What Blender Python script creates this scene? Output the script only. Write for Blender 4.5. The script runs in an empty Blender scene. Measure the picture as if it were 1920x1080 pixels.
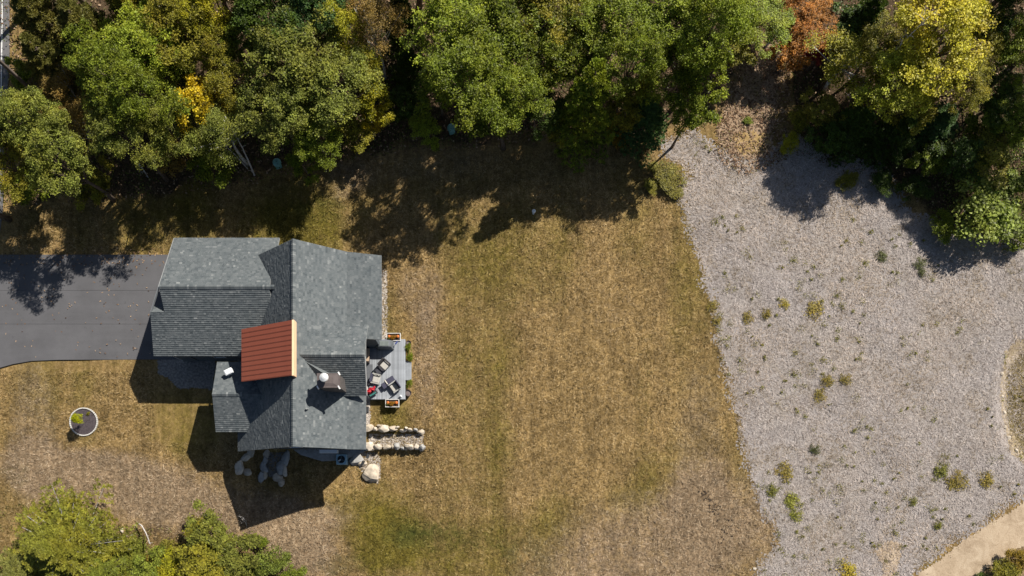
import bpy, math, random
import numpy as np
from mathutils import Vector, Matrix
random.seed(4); RNG = np.random.default_rng(11)
S = bpy.context.scene
COL = S.collection
# ------------------------------------------------------------------ camera, light
SUN_AZ, SUN_EL = 45.5, 42.5          # degrees clockwise from +Y (north), above the horizon
H, SC, NX, NY = 60.0, 22.0, 900.0, 930.0   # drone height, ground scale, nadir
cam = bpy.data.cameras.new('camera'); camo = bpy.data.objects.new('camera', cam); COL.objects.link(camo)
camo.location = (0, 0, H); camo.rotation_euler = (0, 0, 0)
cam.sensor_width = 36; cam.lens = SC*H/1920*36
cam.shift_x = (960-NX)/1920; cam.shift_y = (NY-540)/1920
cam.clip_end = 2000; cam.clip_start = 1
S.camera = camo
w = bpy.data.worlds.new('World'); S.world = w; w.use_nodes = True
nt = w.node_tree; bg = nt.nodes['Background']
sky = nt.nodes.new('ShaderNodeTexSky'); sky.sky_type = 'NISHITA'; sky.sun_disc = False
sky.sun_elevation = math.radians(SUN_EL); sky.sun_rotation = math.radians(SUN_AZ)
nt.links.new(sky.outputs[0], bg.inputs[0]); bg.inputs[1].default_value = 0.05
sl = bpy.data.lights.new('sun', 'SUN'); sl.energy = 5.0; sl.angle = math.radians(0.5); sl.color = (1, .95, .87)
so = bpy.data.objects.new('sun', sl); COL.objects.link(so)
a, e = math.radians(SUN_AZ), math.radians(SUN_EL)
sd = Vector((math.sin(a)*math.cos(e), math.cos(a)*math.cos(e), math.sin(e)))
so.rotation_euler = sd.to_track_quat('Z', 'Y').to_euler(); so.location = sd*100
S.view_settings.view_transform = 'Standard'; S.view_settings.look = 'None'
S.view_settings.exposure = 0.55; S.view_settings.gamma = 1

# ------------------------------------------------------------------ helpers
def smooth(a, b, x):
    t = np.clip((np.asarray(x, float)-a)/(b-a), 0, 1); return t*t*(3-2*t)
def XY(px, py, h=0.0):
    f = 1-h/H; return ((px-NX)/SC*f, (NY-py)/SC*f)
def gz(x, y):                      # height of the ground
    px = NX+np.asarray(x, float)*SC; py = NY-np.asarray(y, float)*SC
    sx = smooth(440, 480, px)*(1-smooth(740, 840, px))
    sy = .5*smooth(803, 811, py)+.5*smooth(837, 846, py); sy = sy*(1-smooth(890, 1010, py))
    z = -1.0*sx*sy
    near = 1-smooth(260, 330, px)*(1-smooth(720, 800, px))*smooth(420, 470, py)*(1-smooth(800, 850, py))
    z = z+near*.05*(np.sin(np.asarray(x)*.31+1)*np.cos(np.asarray(y)*.27)+.5*np.sin(np.asarray(x)*.83+np.asarray(y)*.71))
    d = np.hypot((px-1935)/75, (py-745)/150)
    z = z-1.0*(1-smooth(.35, 1.0, d))
    return z
def G(px, py, up=0.0):
    x, y = XY(px, py); return Vector((x, y, float(gz(x, y))+up))

_perm = np.random.default_rng(5).random((256, 256))
def vnoise(x, y):
    xi = np.floor(x).astype(int); yi = np.floor(y).astype(int); fx = x-xi; fy = y-yi
    fx = fx*fx*(3-2*fx); fy = fy*fy*(3-2*fy)
    g = lambda i, j: _perm[(xi+i) & 255, (yi+j) & 255]
    return (g(0, 0)*(1-fx)+g(1, 0)*fx)*(1-fy)+(g(0, 1)*(1-fx)+g(1, 1)*fx)*fy
def fbm(x, y, n=4):
    s = 0; a = .5; t = 0
    for i in range(n):
        s = s+a*vnoise(x*2**i+17*i, y*2**i+31*i); t += a; a *= .55
    return s/t
def inpoly(px, py, poly):
    ins = np.zeros(px.shape, bool); n = len(poly)
    for i in range(n):
        x1, y1 = poly[i]; x2, y2 = poly[(i+1) % n]
        if y1 == y2: continue
        c = (y1 > py) != (y2 > py)
        ins ^= c & (px < (x2-x1)*(py-y1)/(y2-y1)+x1)
    return ins

def mesh_np(name, V, F, tint=None, smooth_=False):
    """V (n,3), F (m,k) faces of one size"""
    me = bpy.data.meshes.new(name); V = np.asarray(V, np.float32); F = np.asarray(F, np.int32)
    me.vertices.add(len(V)); me.vertices.foreach_set('co', V.ravel())
    k = F.shape[1]; me.loops.add(F.size); me.loops.foreach_set('vertex_index', F.ravel())
    me.polygons.add(len(F)); me.polygons.foreach_set('loop_start', np.arange(0, F.size, k, dtype=np.int32))
    if tint is not None:
        at = me.attributes.new('tint', 'FLOAT', 'FACE'); at.data.foreach_set('value', np.asarray(tint, np.float32))
    me.update(calc_edges=True)
    if smooth_: me.polygons.foreach_set('use_smooth', np.ones(len(F), bool))
    return me

class MB:
    """collects polygons of any size"""
    def __init__(s): s.v = []; s.f = []; s.t = []
    def poly(s, pts, t=.5):
        n = len(s.v); s.v += [tuple(p) for p in pts]; s.f.append(tuple(range(n, n+len(pts)))); s.t.append(t)
    def box(s, c, d, rz=0, t=.5, rx=0, ry=0, taper=1.0):
        M = Matrix.Translation(Vector(c)) @ Matrix.Rotation(rz, 4, 'Z') @ Matrix.Rotation(rx, 4, 'X') @ Matrix.Rotation(ry, 4, 'Y')
        p = []
        for z in (-1, 1):
            k = taper if z > 0 else 1
            for x, y in ((-1, -1), (1, -1), (1, 1), (-1, 1)):
                p.append(M @ Vector((x*d[0]/2*k, y*d[1]/2*k, z*d[2]/2)))
        n = len(s.v); s.v += [tuple(q) for q in p]
        for f in ((0, 3, 2, 1), (4, 5, 6, 7), (0, 1, 5, 4), (1, 2, 6, 5), (2, 3, 7, 6), (3, 0, 4, 7)):
            s.f.append(tuple(n+i for i in f)); s.t.append(t)
        return s
    def tube(s, pts, rad, sides=7, t=.5, cap=True):
        pts = [Vector(p) for p in pts]; n0 = len(s.v)
        for i, p in enumerate(pts):
            d = (pts[min(i+1, len(pts)-1)]-pts[max(i-1, 0)]).normalized()
            u = d.cross(Vector((0, 1, .13)));  u = u.normalized() if u.length > 1e-4 else Vector((1, 0, 0))
            v = d.cross(u); r = rad[i] if hasattr(rad, '__len__') else rad
            for k in range(sides):
                q = 2*math.pi*k/sides; s.v.append(tuple(p+u*math.cos(q)*r+v*math.sin(q)*r))
        for i in range(len(pts)-1):
            for k in range(sides):
                b = n0+i*sides; k2 = (k+1) % sides
                s.f.append((b+k, b+k2, b+sides+k2, b+sides+k)); s.t.append(t)
        if cap:
            s.f.append(tuple(n0+k for k in range(sides))[::-1]); s.t.append(t)
            s.f.append(tuple(n0+(len(pts)-1)*sides+k for k in range(sides))); s.t.append(t)
        return s
    def lathe(s, prof, c=(0, 0, 0), n=16, t=.5, lobes=0, amp=0):
        n0 = len(s.v)
        for r, z in prof:
            for k in range(n):
                q = 2*math.pi*k/n; rr = r*(1-amp*abs(math.sin(lobes*q/2)) if lobes else 1)
                rr = r*(1-amp+amp*abs(math.cos(lobes*q/2))) if lobes else r
                s.v.append((c[0]+rr*math.cos(q), c[1]+rr*math.sin(q), c[2]+z))
        for i in range(len(prof)-1):
            for k in range(n):
                s.f.append((n0+i*n+k, n0+i*n+(k+1) % n, n0+(i+1)*n+(k+1) % n, n0+(i+1)*n+k)); s.t.append(t)
        return s
    def mesh(s, name, sm=False):
        me = bpy.data.meshes.new(name); me.from_pydata(s.v, [], s.f)
        at = me.attributes.new('tint', 'FLOAT', 'FACE'); at.data.foreach_set('value', s.t)
        if sm: me.polygons.foreach_set('use_smooth', [True]*len(s.f))
        me.update(); return me
    def build(s, name, mat, parent=None, sm=False, bevel=0, **kw):
        return link(name, s.mesh(name, sm), mat, parent, bevel=bevel, **kw)

def link(name, me, mat, parent=None, loc=None, bevel=0, **kw):
    o = bpy.data.objects.new(name, me); COL.objects.link(o)
    if mat is not None and not me.materials: me.materials.append(mat)
    if parent: o.parent = parent
    if loc is not None: o.location = loc
    if bevel:
        b = o.modifiers.new('bevel', 'BEVEL'); b.width = bevel; b.segments = 2
    for k, v in kw.items(): o[k] = v
    return o
def thing(name, label, cat, loc=(0, 0, 0), rz=0, group=None):
    o = bpy.data.objects.new(name, None); COL.objects.link(o); o.empty_display_size = .2
    o.location = loc; o.rotation_euler = (0, 0, rz); o['label'] = label; o['category'] = cat
    if group: o['group'] = group
    return o
def tag(o, label, cat, group=None):
    o['label'] = label; o['category'] = cat
    if group: o['group'] = group
    return o
def copy_tree(o, parent=None):
    c = o.copy(); COL.objects.link(c)
    if parent: c.parent = parent
    for ch in [q for q in o.children]: copy_tree(ch, c)
    return c

# ------------------------------------------------------------------ materials
class NT:
    def __init__(s, name):
        s.m = bpy.data.materials.new(name); s.m.use_nodes = True; s.t = s.m.node_tree
        s.b = s.t.nodes['Principled BSDF']; s.out = s.t.nodes['Material Output']
    def n(s, typ, **kw):
        x = s.t.nodes.new(typ)
        for k, v in kw.items(): setattr(x, k, v)
        return x
    def l(s, a, b): s.t.links.new(a, b)
    def coord(s, kind='Object', scale=(1, 1, 1), rot=(0, 0, 0)):
        c = s.n('ShaderNodeTexCoord'); m = s.n('ShaderNodeMapping'); m.inputs['Scale'].default_value = scale
        m.inputs['Rotation'].default_value = rot
        s.l(c.outputs[kind], m.inputs[0]); return m.outputs[0]
    def noise(s, sc, det=4, rough=.55, vec=None, dist=0):
        x = s.n('ShaderNodeTexNoise'); x.inputs['Scale'].default_value = sc; x.inputs['Detail'].default_value = det
        x.inputs['Roughness'].default_value = rough; x.inputs['Distortion'].default_value = dist
        if vec is not None: s.l(vec, x.inputs['Vector'])
        return x.outputs['Fac']
    def ramp(s, f, stops):
        r = s.n('ShaderNodeValToRGB'); el = r.color_ramp.elements
        while len(el) < len(stops): el.new(.5)
        for i, (p, c) in enumerate(stops):
            el[i].position = p; el[i].color = (*c, 1) if len(c) == 3 else c
        s.l(f, r.inputs[0]); return r.outputs[0]
    def rng(s, f, a, b, c, d):
        r = s.n('ShaderNodeMapRange'); s.l(f, r.inputs[0])
        for i, v in enumerate((a, b, c, d)): r.inputs[i+1].default_value = v
        return r.outputs[0]
    def mix(s, f, a, b, mode='MIX'):
        m = s.n('ShaderNodeMix', data_type='RGBA', blend_type=mode)
        for i, v in ((0, f), (6, a), (7, b)):
            if isinstance(v, (int, float)): m.inputs[i].default_value = v
            elif isinstance(v, tuple): m.inputs[i].default_value = (*v, 1)
            else: s.l(v, m.inputs[i])
        return m.outputs[2]
    def math(s, op, a, b=None):
        m = s.n('ShaderNodeMath', operation=op)
        for i, v in ((0, a), (1, b)):
            if v is None: continue
            if isinstance(v, (int, float)): m.inputs[i].default_value = v
            else: s.l(v, m.inputs[i])
        return m.outputs[0]
    def attr(s, name, out='Fac'):
        a = s.n('ShaderNodeAttribute', attribute_name=name); return a.outputs[out]
    def bump(s, h, st=.4, dist=.03):
        b = s.n('ShaderNodeBump'); b.inputs['Strength'].default_value = st; b.inputs['Distance'].default_value = dist
        s.l(h, b.inputs['Height']); s.l(b.outputs[0], s.b.inputs['Normal'])
    def done(s, colr, rough=.8, metal=0, spec=.3):
        if isinstance(colr, tuple): s.b.inputs['Base Color'].default_value = (*colr, 1)
        else: s.l(colr, s.b.inputs['Base Color'])
        s.b.inputs['Roughness'].default_value = rough; s.b.inputs['Metallic'].default_value = metal
        s.b.inputs['Specular IOR Level'].default_value = spec
        return s.m
def plain(name, c, rough=.7, metal=0, var=.25, sc=3, spec=.3, bump=0, tint=0):
    k = NT(name); v = k.coord()
    n = k.noise(sc, 5, .6, v)
    lo = tuple(x*(1-var) for x in c); hi = tuple(min(1, x*(1+var)) for x in c)
    col = k.ramp(n, [(.3, lo), (.7, hi)])
    if tint:
        f = k.rng(k.attr('tint'), 0, 1, 1-tint, 1+tint); m = k.n('ShaderNodeVectorMath', operation='SCALE')
        k.l(col, m.inputs[0]); k.l(f, m.inputs['Scale']); col = m.outputs[0]
    if bump: k.bump(k.noise(sc*6, 4, .6, v), bump, .02)
    return k.done(col, rough, metal, spec)

# ------------------------------------------------------------------ ground cover layout (in ground-plan units of the site map)
def worms(k, scale, dist=2.0, rot=0, asp=(1, 1, 1)):
    return k.noise(scale, 6, .62, k.coord('Object', asp, (0, 0, rot)), dist)
def mottle(k, c):
    f = k.math('MULTIPLY', k.rng(worms(k, .55, 1.2), .36, .66, .74, 1.12), k.rng(worms(k, 2.4, 1.5), .34, .66, .72, 1.2))
    f = k.math('MULTIPLY', f, k.rng(k.noise(1.1, 4, .6, k.coord('Object', (3.2, .35, 1)), .4), .35, .65, .86, 1.08))
    m = k.n('ShaderNodeVectorMath', operation='SCALE'); k.l(c, m.inputs[0]); k.l(f, m.inputs['Scale']); c = m.outputs[0]
    ml = k.rng(k.noise(2.2, 2, .5, k.coord('Object', (1, .03, 1)), 0), .38, .62, .88, 1.06); m3 = k.n('ShaderNodeVectorMath', operation='SCALE'); k.l(c, m3.inputs[0]); k.l(ml, m3.inputs['Scale']); c = m3.outputs[0]
    return k.mix(1.0, c, (1.06, 1.05, .97), 'MULTIPLY')
def m_ground():
    k = NT('lawn_ground')
    tan = k.ramp(worms(k, 2.6, 1.2), [(.3, (.13, .078, .028)), (.5, (.25, .165, .07)), (.68, (.42, .295, .15))])
    tan2 = k.ramp(worms(k, 7, 2.5), [(.34, (.08, .047, .016)), (.5, (.24, .158, .066)), (.64, (.48, .345, .18))])
    tan = k.mix(.55, tan, tan2)
    grn = k.ramp(worms(k, 5, 2), [(.3, (.055, .045, .009)), (.5, (.125, .098, .018)), (.72, (.21, .165, .042))])
    deep = k.ramp(worms(k, 6, 2), [(.3, (.03, .036, .009)), (.6, (.075, .082, .02)), (.75, (.13, .13, .035))])
    bare = k.ramp(worms(k, 3.5, 1), [(.3, (.16, .105, .062)), (.5, (.26, .185, .12)), (.75, (.38, .29, .20))])
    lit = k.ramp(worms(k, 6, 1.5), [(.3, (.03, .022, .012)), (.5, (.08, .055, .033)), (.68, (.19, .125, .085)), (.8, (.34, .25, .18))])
    n = k.math('SUBTRACT', worms(k, 1.3, .8), .5)
    n2 = k.math('SUBTRACT', worms(k, 5.0, .8), .5)
    def wt(a, lo, hi, s1=.9, s2=.5):
        f = k.math('ADD', k.attr(a), k.math('MULTIPLY', n, s1)); f = k.math('ADD', f, k.math('MULTIPLY', n2, s2))
        return k.rng(f, lo, hi, 0, 1)
    c = k.mix(wt('green', .15, .85), tan, grn)
    c = k.mix(wt('bare', .25, .75), c, bare)
    c = k.mix(wt('deep', .3, .9), c, deep)
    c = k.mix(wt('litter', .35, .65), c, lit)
    c = mottle(k, c)
    k.bump(worms(k, 14, 1.5), .7, .06)
    return k.done(c, .95, 0, .1)
def ground_weights(px, py):
    def blob(cx, cy, rx, ry, rot=0, soft=.5):
        c, s = math.cos(rot), math.sin(rot); dx = px-cx; dy = py-cy
        d = np.hypot((dx*c+dy*s)/rx, (-dx*s+dy*c)/ry); return 1-smooth(1-soft, 1+soft, d)
    # mowing stripes run north-south: tan and greenish bands
    st = fbm(px/62, py/900+4, 2); green = .20+.7*(st-.5)+.7*(fbm(px/120, py/170, 3)-.5)
    green += .30*blob(870, 560, 90, 330)*.6 + .25*blob(1290, 520, 45, 300, 0, .8)*.7 + .25*blob(600, 390, 130, 70) - .35*blob(780, 620, 45, 180)
    green += .35*blob(1235, 905, 85, 50, -.6, .8) + .35*blob(1080, 960, 130, 40, -.2)+.5*blob(740, 590, 22, 70)+.5*blob(745, 780, 30, 40)
    green += .0*blob(940, 930, 60, 190) + .3*blob(1010, 470, 160, 90) + .3*blob(400, 430, 300, 60) - .25*blob(1120, 700, 130, 260)
    green += .6*blob(690, 1000, 110, 80)+.4*blob(900, 1040, 170, 60)+.3*blob(330, 790, 120, 60)+.3*blob(90, 720, 90, 60)
    green -= .5*blob(240, 900, 220, 45, .15)+.6*blob(620, 1030, 30, 110, -.6)
    bare = -.03+.3*(fbm(px/150, py/150, 3)-.5)
    bare += .8*blob(300, 930, 260, 60, .22, .7)+.5*blob(130, 880, 130, 35, 0, .7)+.1*blob(230, 970, 300, 80, .1, .6)+.45*blob(790, 545, 50, 60)+.75*blob(1250, 1020, 280, 110, -.25, .6)+.5*blob(800, 690, 28, 110)
    bare += .8*blob(560, 1030, 65, 100, -.6, .7)+.1*blob(1100, 700, 110, 260)+.6*blob(1405, 175, 65, 120, .2, .6)+.15*blob(1140, 560, 60, 120)
    bare += .4*blob(800, 300, 170, 50)+.4*blob(640, 340, 60, 40)+.5*blob(60, 800, 45, 160)+.4*blob(1310, 860, 50, 200)+.35*blob(640, 960, 40, 30)
    bare += .6*blob(1880, 1050, 90, 60)
    deep = .38*blob(760, 985, 70, 32, 0, .8)+.45*blob(830, 1010, 110, 30)+.4*blob(985, 1050, 60, 50)+.4*blob(30, 890, 40, 30)+.5*blob(640, 1060, 60, 25)+.35*blob(600, 400, 60, 40)
    deep += .35*(fbm(px/90+9, py/90, 3)-.45)
    deep = np.where(py < 0, 0, deep)
    return green, bare, deep
def build_ground():
    ix = np.arange(-48, 54.01, .25); iy = np.arange(-16, 50.01, .25)
    ox = np.array([-900, -500, -250, -120, -80, -60]); xs = np.concatenate([ox, ix, -ox[::-1]+6])
    oy = np.array([-900, -500, -250, -120, -60, -30]); ys = np.concatenate([oy, iy, np.array([60, 90, 140, 260, 500, 900])])
    X, Y = np.meshgrid(xs, ys, indexing='ij'); Z = gz(X, Y)-.0
    px = NX+X*SC; py = NY-Y*SC
    nx, ny = X.shape; V = np.stack([X, Y, Z], -1).reshape(-1, 3)
    I = np.arange(nx*ny).reshape(nx, ny); F = np.stack([I[:-1, :-1], I[1:, :-1], I[1:, 1:], I[:-1, 1:]], -1).reshape(-1, 4)
    me = mesh_np('lawn', V, F, smooth_=True)
    green, bare, deep = ground_weights(px, py)
    # forest floor litter
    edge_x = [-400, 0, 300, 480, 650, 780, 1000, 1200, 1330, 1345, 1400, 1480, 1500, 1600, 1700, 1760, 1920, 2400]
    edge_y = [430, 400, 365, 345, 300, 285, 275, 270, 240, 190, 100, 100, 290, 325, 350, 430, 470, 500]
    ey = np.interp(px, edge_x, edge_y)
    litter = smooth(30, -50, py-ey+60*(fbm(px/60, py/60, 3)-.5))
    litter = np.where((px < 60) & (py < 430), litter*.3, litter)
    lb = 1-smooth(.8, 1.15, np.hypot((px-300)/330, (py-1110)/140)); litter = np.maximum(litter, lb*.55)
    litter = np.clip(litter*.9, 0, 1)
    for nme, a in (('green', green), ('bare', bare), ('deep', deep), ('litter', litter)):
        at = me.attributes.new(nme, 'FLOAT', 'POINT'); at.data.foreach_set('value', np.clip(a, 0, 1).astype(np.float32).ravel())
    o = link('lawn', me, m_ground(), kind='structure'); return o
build_ground()

def overlay(name, poly, cell, zoff, mat, wob=10, wsc=25, kind='structure', fine=4, ymax=None):
    xs_ = [p[0] for p in poly]; ys_ = [p[1] for p in poly]
    x0, y1 = XY(min(xs_)-30, min(ys_)-30); x1, y0 = XY(max(xs_)+30, max(ys_)+30)
    xs = np.arange(x0, x1, cell); ys = np.arange(y0, y1, cell)
    X, Y = np.meshgrid(xs, ys, indexing='ij'); cx = X[:-1, :-1]+cell/2; cy = Y[:-1, :-1]+cell/2
    px = NX+cx*SC; py = NY-cy*SC
    wx = (fbm(px/wsc, py/wsc, 4)-.5)*2*wob+(RNG.random(px.shape)-.5)*fine; wy = (fbm(px/wsc+50, py/wsc+9, 4)-.5)*2*wob+(RNG.random(px.shape)-.5)*fine
    m = inpoly(px+wx, py+wy, poly)
    I = np.arange(X.size).reshape(X.shape); F = np.stack([I[:-1, :-1], I[1:, :-1], I[1:, 1:], I[:-1, 1:]], -1)[m]
    used, inv = np.unique(F, return_inverse=True); V = np.stack([X, Y, gz(X, Y)+zoff], -1).reshape(-1, 3)[used]
    return link(name, mesh_np(name, V, inv.reshape(-1, 4), smooth_=True), mat, kind=kind)

def m_straw():
    k = NT('straw_mulch')
    a_ = k.ramp(worms(k, 4.5, 3.2), [(.3, (.15, .125, .105)), (.47, (.31, .275, .25)), (.6, (.42, .38, .355)), (.75, (.55, .50, .46))])
    b_ = k.ramp(worms(k, 10, 3, .7), [(.32, (.10, .08, .062)), (.5, (.32, .28, .26)), (.68, (.56, .51, .48))])
    c = k.mix(.5, a_, b_)
    pat = k.rng(worms(k, .22, .5), .42, .62, 0, .55); c = k.mix(pat, c, k.mix(.5, c, (.36, .31, .25)))
    lil = k.rng(worms(k, .15, .3, 1), .45, .65, 0, .4); c = k.mix(lil, c, k.mix(.45, c, (.37, .35, .37)))
    weed = k.rng(worms(k, 1.2, .6), .64, .74, 0, .55); c = k.mix(weed, c, (.15, .13, .05))
    k.bump(worms(k, 13, 3), .8, .07)
    return k.done(c, .92, 0, .12)
def m_dirt(name, lo, mid, hi, sc=1.5):
    k = NT(name); c = k.ramp(worms(k, sc, .8), [(.3, lo), (.5, mid), (.72, hi)])
    f = k.ramp(worms(k, 12, .5), [(.35, lo), (.6, hi)]); c = k.mix(.3, c, f)
    k.bump(worms(k, 9, .5), .5, .06); return k.done(c, .95, 0, .1)
STRAW = [(1272, 362), (1290, 320), (1255, 300), (1235, 262), (1300, 245), (1340, 275), (1400, 300), (1470, 270), (1500, 250), (1560, 300), (1650, 315), (1690, 385),
         (1740, 410), (1800, 440), (1960, 455), (2100, 470), (2100, 780), (1960, 905), (1920, 930), (1840, 985), (1770, 1030), (1700, 1085), (1640, 1140), (1380, 1140), (1412, 1082), (1440, 1045), (1462, 1018),
         (1432, 960), (1410, 900), (1387, 840), (1377, 760), (1352, 680), (1335, 580), (1312, 500), (1290, 420)]
overlay('straw_field', STRAW, .12, .015, m_straw(), 18, 22, fine=22)
m_path = m_dirt('bare_dirt', (.12, .078, .045), (.26, .18, .115), (.42, .31, .21), 2.6)
overlay('dirt_path', [(1345, 255), (1360, 200), (1390, 150), (1420, 100), (1450, 60), (1475, 70), (1470, 130), (1450, 180), (1455, 240), (1440, 285), (1400, 300), (1365, 290)], .12, .03, m_path, 12, 25)
m_road = m_dirt('sandy_road', (.24, .17, .105), (.39, .295, .20), (.52, .42, .30), .9)
overlay('dirt_road', [(1688, 1140), (1722, 1078), (1790, 1028), (1850, 985), (1925, 935), (2000, 880), (2200, 780), (2200, 860), (2000, 975), (1925, 1022), (1850, 1065), (1790, 1140)], .12, .03, m_road, 6, 50)
overlay('sand_patch', [(1650, 1110), (1655, 1060), (1640, 1035), (1665, 1012), (1690, 1018), (1685, 1050), (1670, 1110)], .12, .03, m_road, 6, 14)
m_mound = m_dirt('mound_earth', (.16, .115, .06), (.30, .235, .14), (.50, .41, .29), 3)
overlay('earth_mound', [(1888, 660), (1900, 640), (1960, 620), (2060, 640), (2060, 900), (1940, 880), (1895, 850), (1890, 800), (1882, 730)], .12, .03, m_mound, 8, 14)
overlay('mound_scrub', [(1903, 690), (1930, 660), (2060, 660), (2060, 860), (1930, 850), (1908, 800), (1900, 740)], .12, .045, m_dirt('scrub_earth', (.06, .045, .018), (.14, .105, .05), (.30, .24, .14), 5), 9, 12)
overlay('shaded_sand_patch', [(1375, 255), (1400, 248), (1440, 252), (1450, 270), (1430, 288), (1385, 285)], .12, .045, m_dirt('ochre_sand', (.22, .145, .055), (.32, .215, .09), (.42, .30, .15)), 9, 9)

# asphalt
def m_asphalt(name, base, joints=False):
    k = NT(name); v = k.coord()
    n = k.noise(.35, 4, .6, v); c = k.ramp(n, [(.35, tuple(x*.78 for x in base)), (.65, tuple(x*1.2 for x in base))])
    st_ = k.rng(k.noise(.5, 5, .65, k.coord('Object', (.25, 2.2, 1)), .5), .4, .7, 0, .45); c = k.mix(st_, c, tuple(x*1.35 for x in base)); sp_ = k.rng(k.noise(2.2, 3, .6, v), .66, .72, 0, .5); c = k.mix(sp_, c, tuple(x*.5 for x in base))
    g = k.noise(40, 3, .7, v); c = k.mix(.35, c, k.ramp(g, [(.3, tuple(x*.6 for x in base)), (.7, tuple(x*1.5 for x in base))]))
    k.bump(g, .3, .01); return k.done(c, .8, 0, .35)
def slab(name, pts, z0, z1, mat, parent=None, **kw):
    m = MB(); top = []; bot = []
    for p in pts:
        x, y = XY(*p); top.append((x, y, z1)); bot.append((x, y, z0))
    m.poly(top[::-1]); n = len(pts)
    for i in range(n): j = (i+1) % n; m.poly([top[i], top[j], bot[j], bot[i]])
    return m.build(name, mat, parent, **kw)
asph = m_asphalt('driveway_asphalt', (.092, .090, .094))
for i, (ya, yb) in enumerate(((478, 544.8), (545.2, 607.8), (608.2, 674))):
    pts = [(-520, ya), (330, ya), (330, yb), (-520, yb)]
    if i == 2: pts = [(-520, ya), (330, ya), (330, yb), (110, 675), (60, 677), (25, 683), (-10, 693), (-60, 700), (-520, 700)]
    slab('driveway', pts[::-1] if False else pts, -.1, .075+.004*i, asph, kind='structure')
road_a = m_asphalt('road_asphalt', (.125, .12, .12))
rd = slab('road', [(-160, -900), (24, -900), (18, 100), (6, 400), (-4, 470), (-20, 1600), (-180, 1600)], -.1, .085, road_a, kind='structure')
white = plain('white_paint', (.72, .72, .70), .6, var=.1)
slab('road_edge_line', [(9, -900), (11, -900), (6, 60), (2, 300), (.6, 300), (4.2, 60)], .08, .095, white, kind='structure')

# gravel strips
grav = NT('pea_gravel'); gv = grav.coord()
vor = grav.n('ShaderNodeTexVoronoi'); vor.inputs['Scale'].default_value = 14; grav.l(gv, vor.inputs['Vector'])
bw_ = grav.n('ShaderNodeRGBToBW'); grav.l(vor.outputs['Color'], bw_.inputs[0]); gc = grav.ramp(bw_.outputs[0], [(.2, (.20, .165, .14)), (.5, (.36, .31, .26)), (.8, (.56, .50, .43))])
grav.bump(vor.outputs['Distance'], .8, .04); gravel = grav.done(gc, .9)
def gstrip(name, poly, z=.02, wob=2.0, mat=None): return overlay(name, poly, .08, z, mat or gravel, wob, 12, fine=2)
gstrip('gravel_strip', [(700, 505), (725, 505), (727, 640), (700, 640)])
gstrip('gravel_bed', [(640, 845), (700, 842), (712, 862), (708, 905), (690, 905), (668, 872), (640, 868)])
gstrip('gravel_terrace', [(690, 810), (792, 814), (794, 836), (690, 838)], .03)
gstrip('gravel_border', [(680, 745), (694, 748), (694, 798), (680, 798)])
dk = plain('dark_gravel', (.17, .165, .16), .9, sc=9, bump=.5)
gstrip('gravel_walk', [(490, 845), (535, 845), (520, 898), (498, 893)], .03, 2, dk)
gstrip('gravel_ring_bed', [(300, 660), (400, 660), (405, 690), (400, 730), (340, 728), (296, 700)], .02, 6, plain('mixed_gravel', (.22, .2, .18), .9, sc=6, var=.5, bump=.5))

# ------------------------------------------------------------------ loose ground litter as real strands
def strands(name, n, poly, Lr, Wr, mat, lift=(.01, .06), cond=None, curl=.5, bent=None, label=None, tilt=0.0):
    xs_ = [p[0] for p in poly]; ys_ = [p[1] for p in poly]
    px = RNG.uniform(min(xs_), max(xs_), n*2); py = RNG.uniform(min(ys_), max(ys_), n*2)
    m = inpoly(px, py, poly)
    if cond is not None: m &= cond(px, py)
    px = px[m][:n]; py = py[m][:n]; n = len(px)
    X = (px-NX)/SC; Y = (NY-py)/SC; Z = gz(X, Y)
    a = RNG.uniform(0, 2*math.pi, n); L = RNG.uniform(*Lr, n); W = RNG.uniform(*Wr, n); z0 = RNG.uniform(*lift, n); z1 = RNG.uniform(*lift, n)*1.0
    rise = RNG.uniform(0, 1, n)*tilt*L
    b = a+RNG.normal(0, curl, n)
    u = np.stack([np.cos(a), np.sin(a)], 1); u2 = np.stack([np.cos(b), np.sin(b)], 1)
    p0 = np.stack([X, Y], 1); p1 = p0+u*L[:, None]/2; p2 = p1+u2*L[:, None]/2
    nrm = lambda u: np.stack([-u[:, 1], u[:, 0]], 1)
    q = [p0-nrm(u)*W[:, None]/2, p0+nrm(u)*W[:, None]/2, p1+nrm(u)*W[:, None]/2, p1-nrm(u)*W[:, None]/2, p2+nrm(u2)*W[:, None]*.3, p2-nrm(u2)*W[:, None]*.3]
    zz = [z0, z0, z0+.02+rise*.6, z0+.02+rise*.6, z1+rise, z1+rise]
    V = np.stack([np.concatenate([q[i], (Z+zz[i]+.012)[:, None]], 1) for i in range(6)], 1).reshape(-1, 3)
    I = np.arange(n)[:, None]*6
    F = np.concatenate([I+[[0, 3, 2, 1]], I+[[3, 5, 4, 2]]]); t = RNG.random(n)
    me = mesh_np(name, V, F, np.concatenate([t, t]))
    if name == 'grass':
        g, b_, d = ground_weights(px, py)
        for nme, w_ in (('green', g), ('deep', d), ('bare', b_)):
            w_ = np.clip(w_, 0, 1).astype(np.float32); at_ = me.attributes.new(nme, 'FLOAT', 'FACE'); at_.data.foreach_set('value', np.concatenate([w_, w_]))
    return link(name, me, mat, kind='stuff')
def tintmat(name, stops, rough=.9, trans=0):
    k = NT(name); c = k.ramp(k.attr('tint'), stops)
    m = k.done(c, rough, 0, .15)
    return m
SF = [p for p in STRAW]
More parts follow.
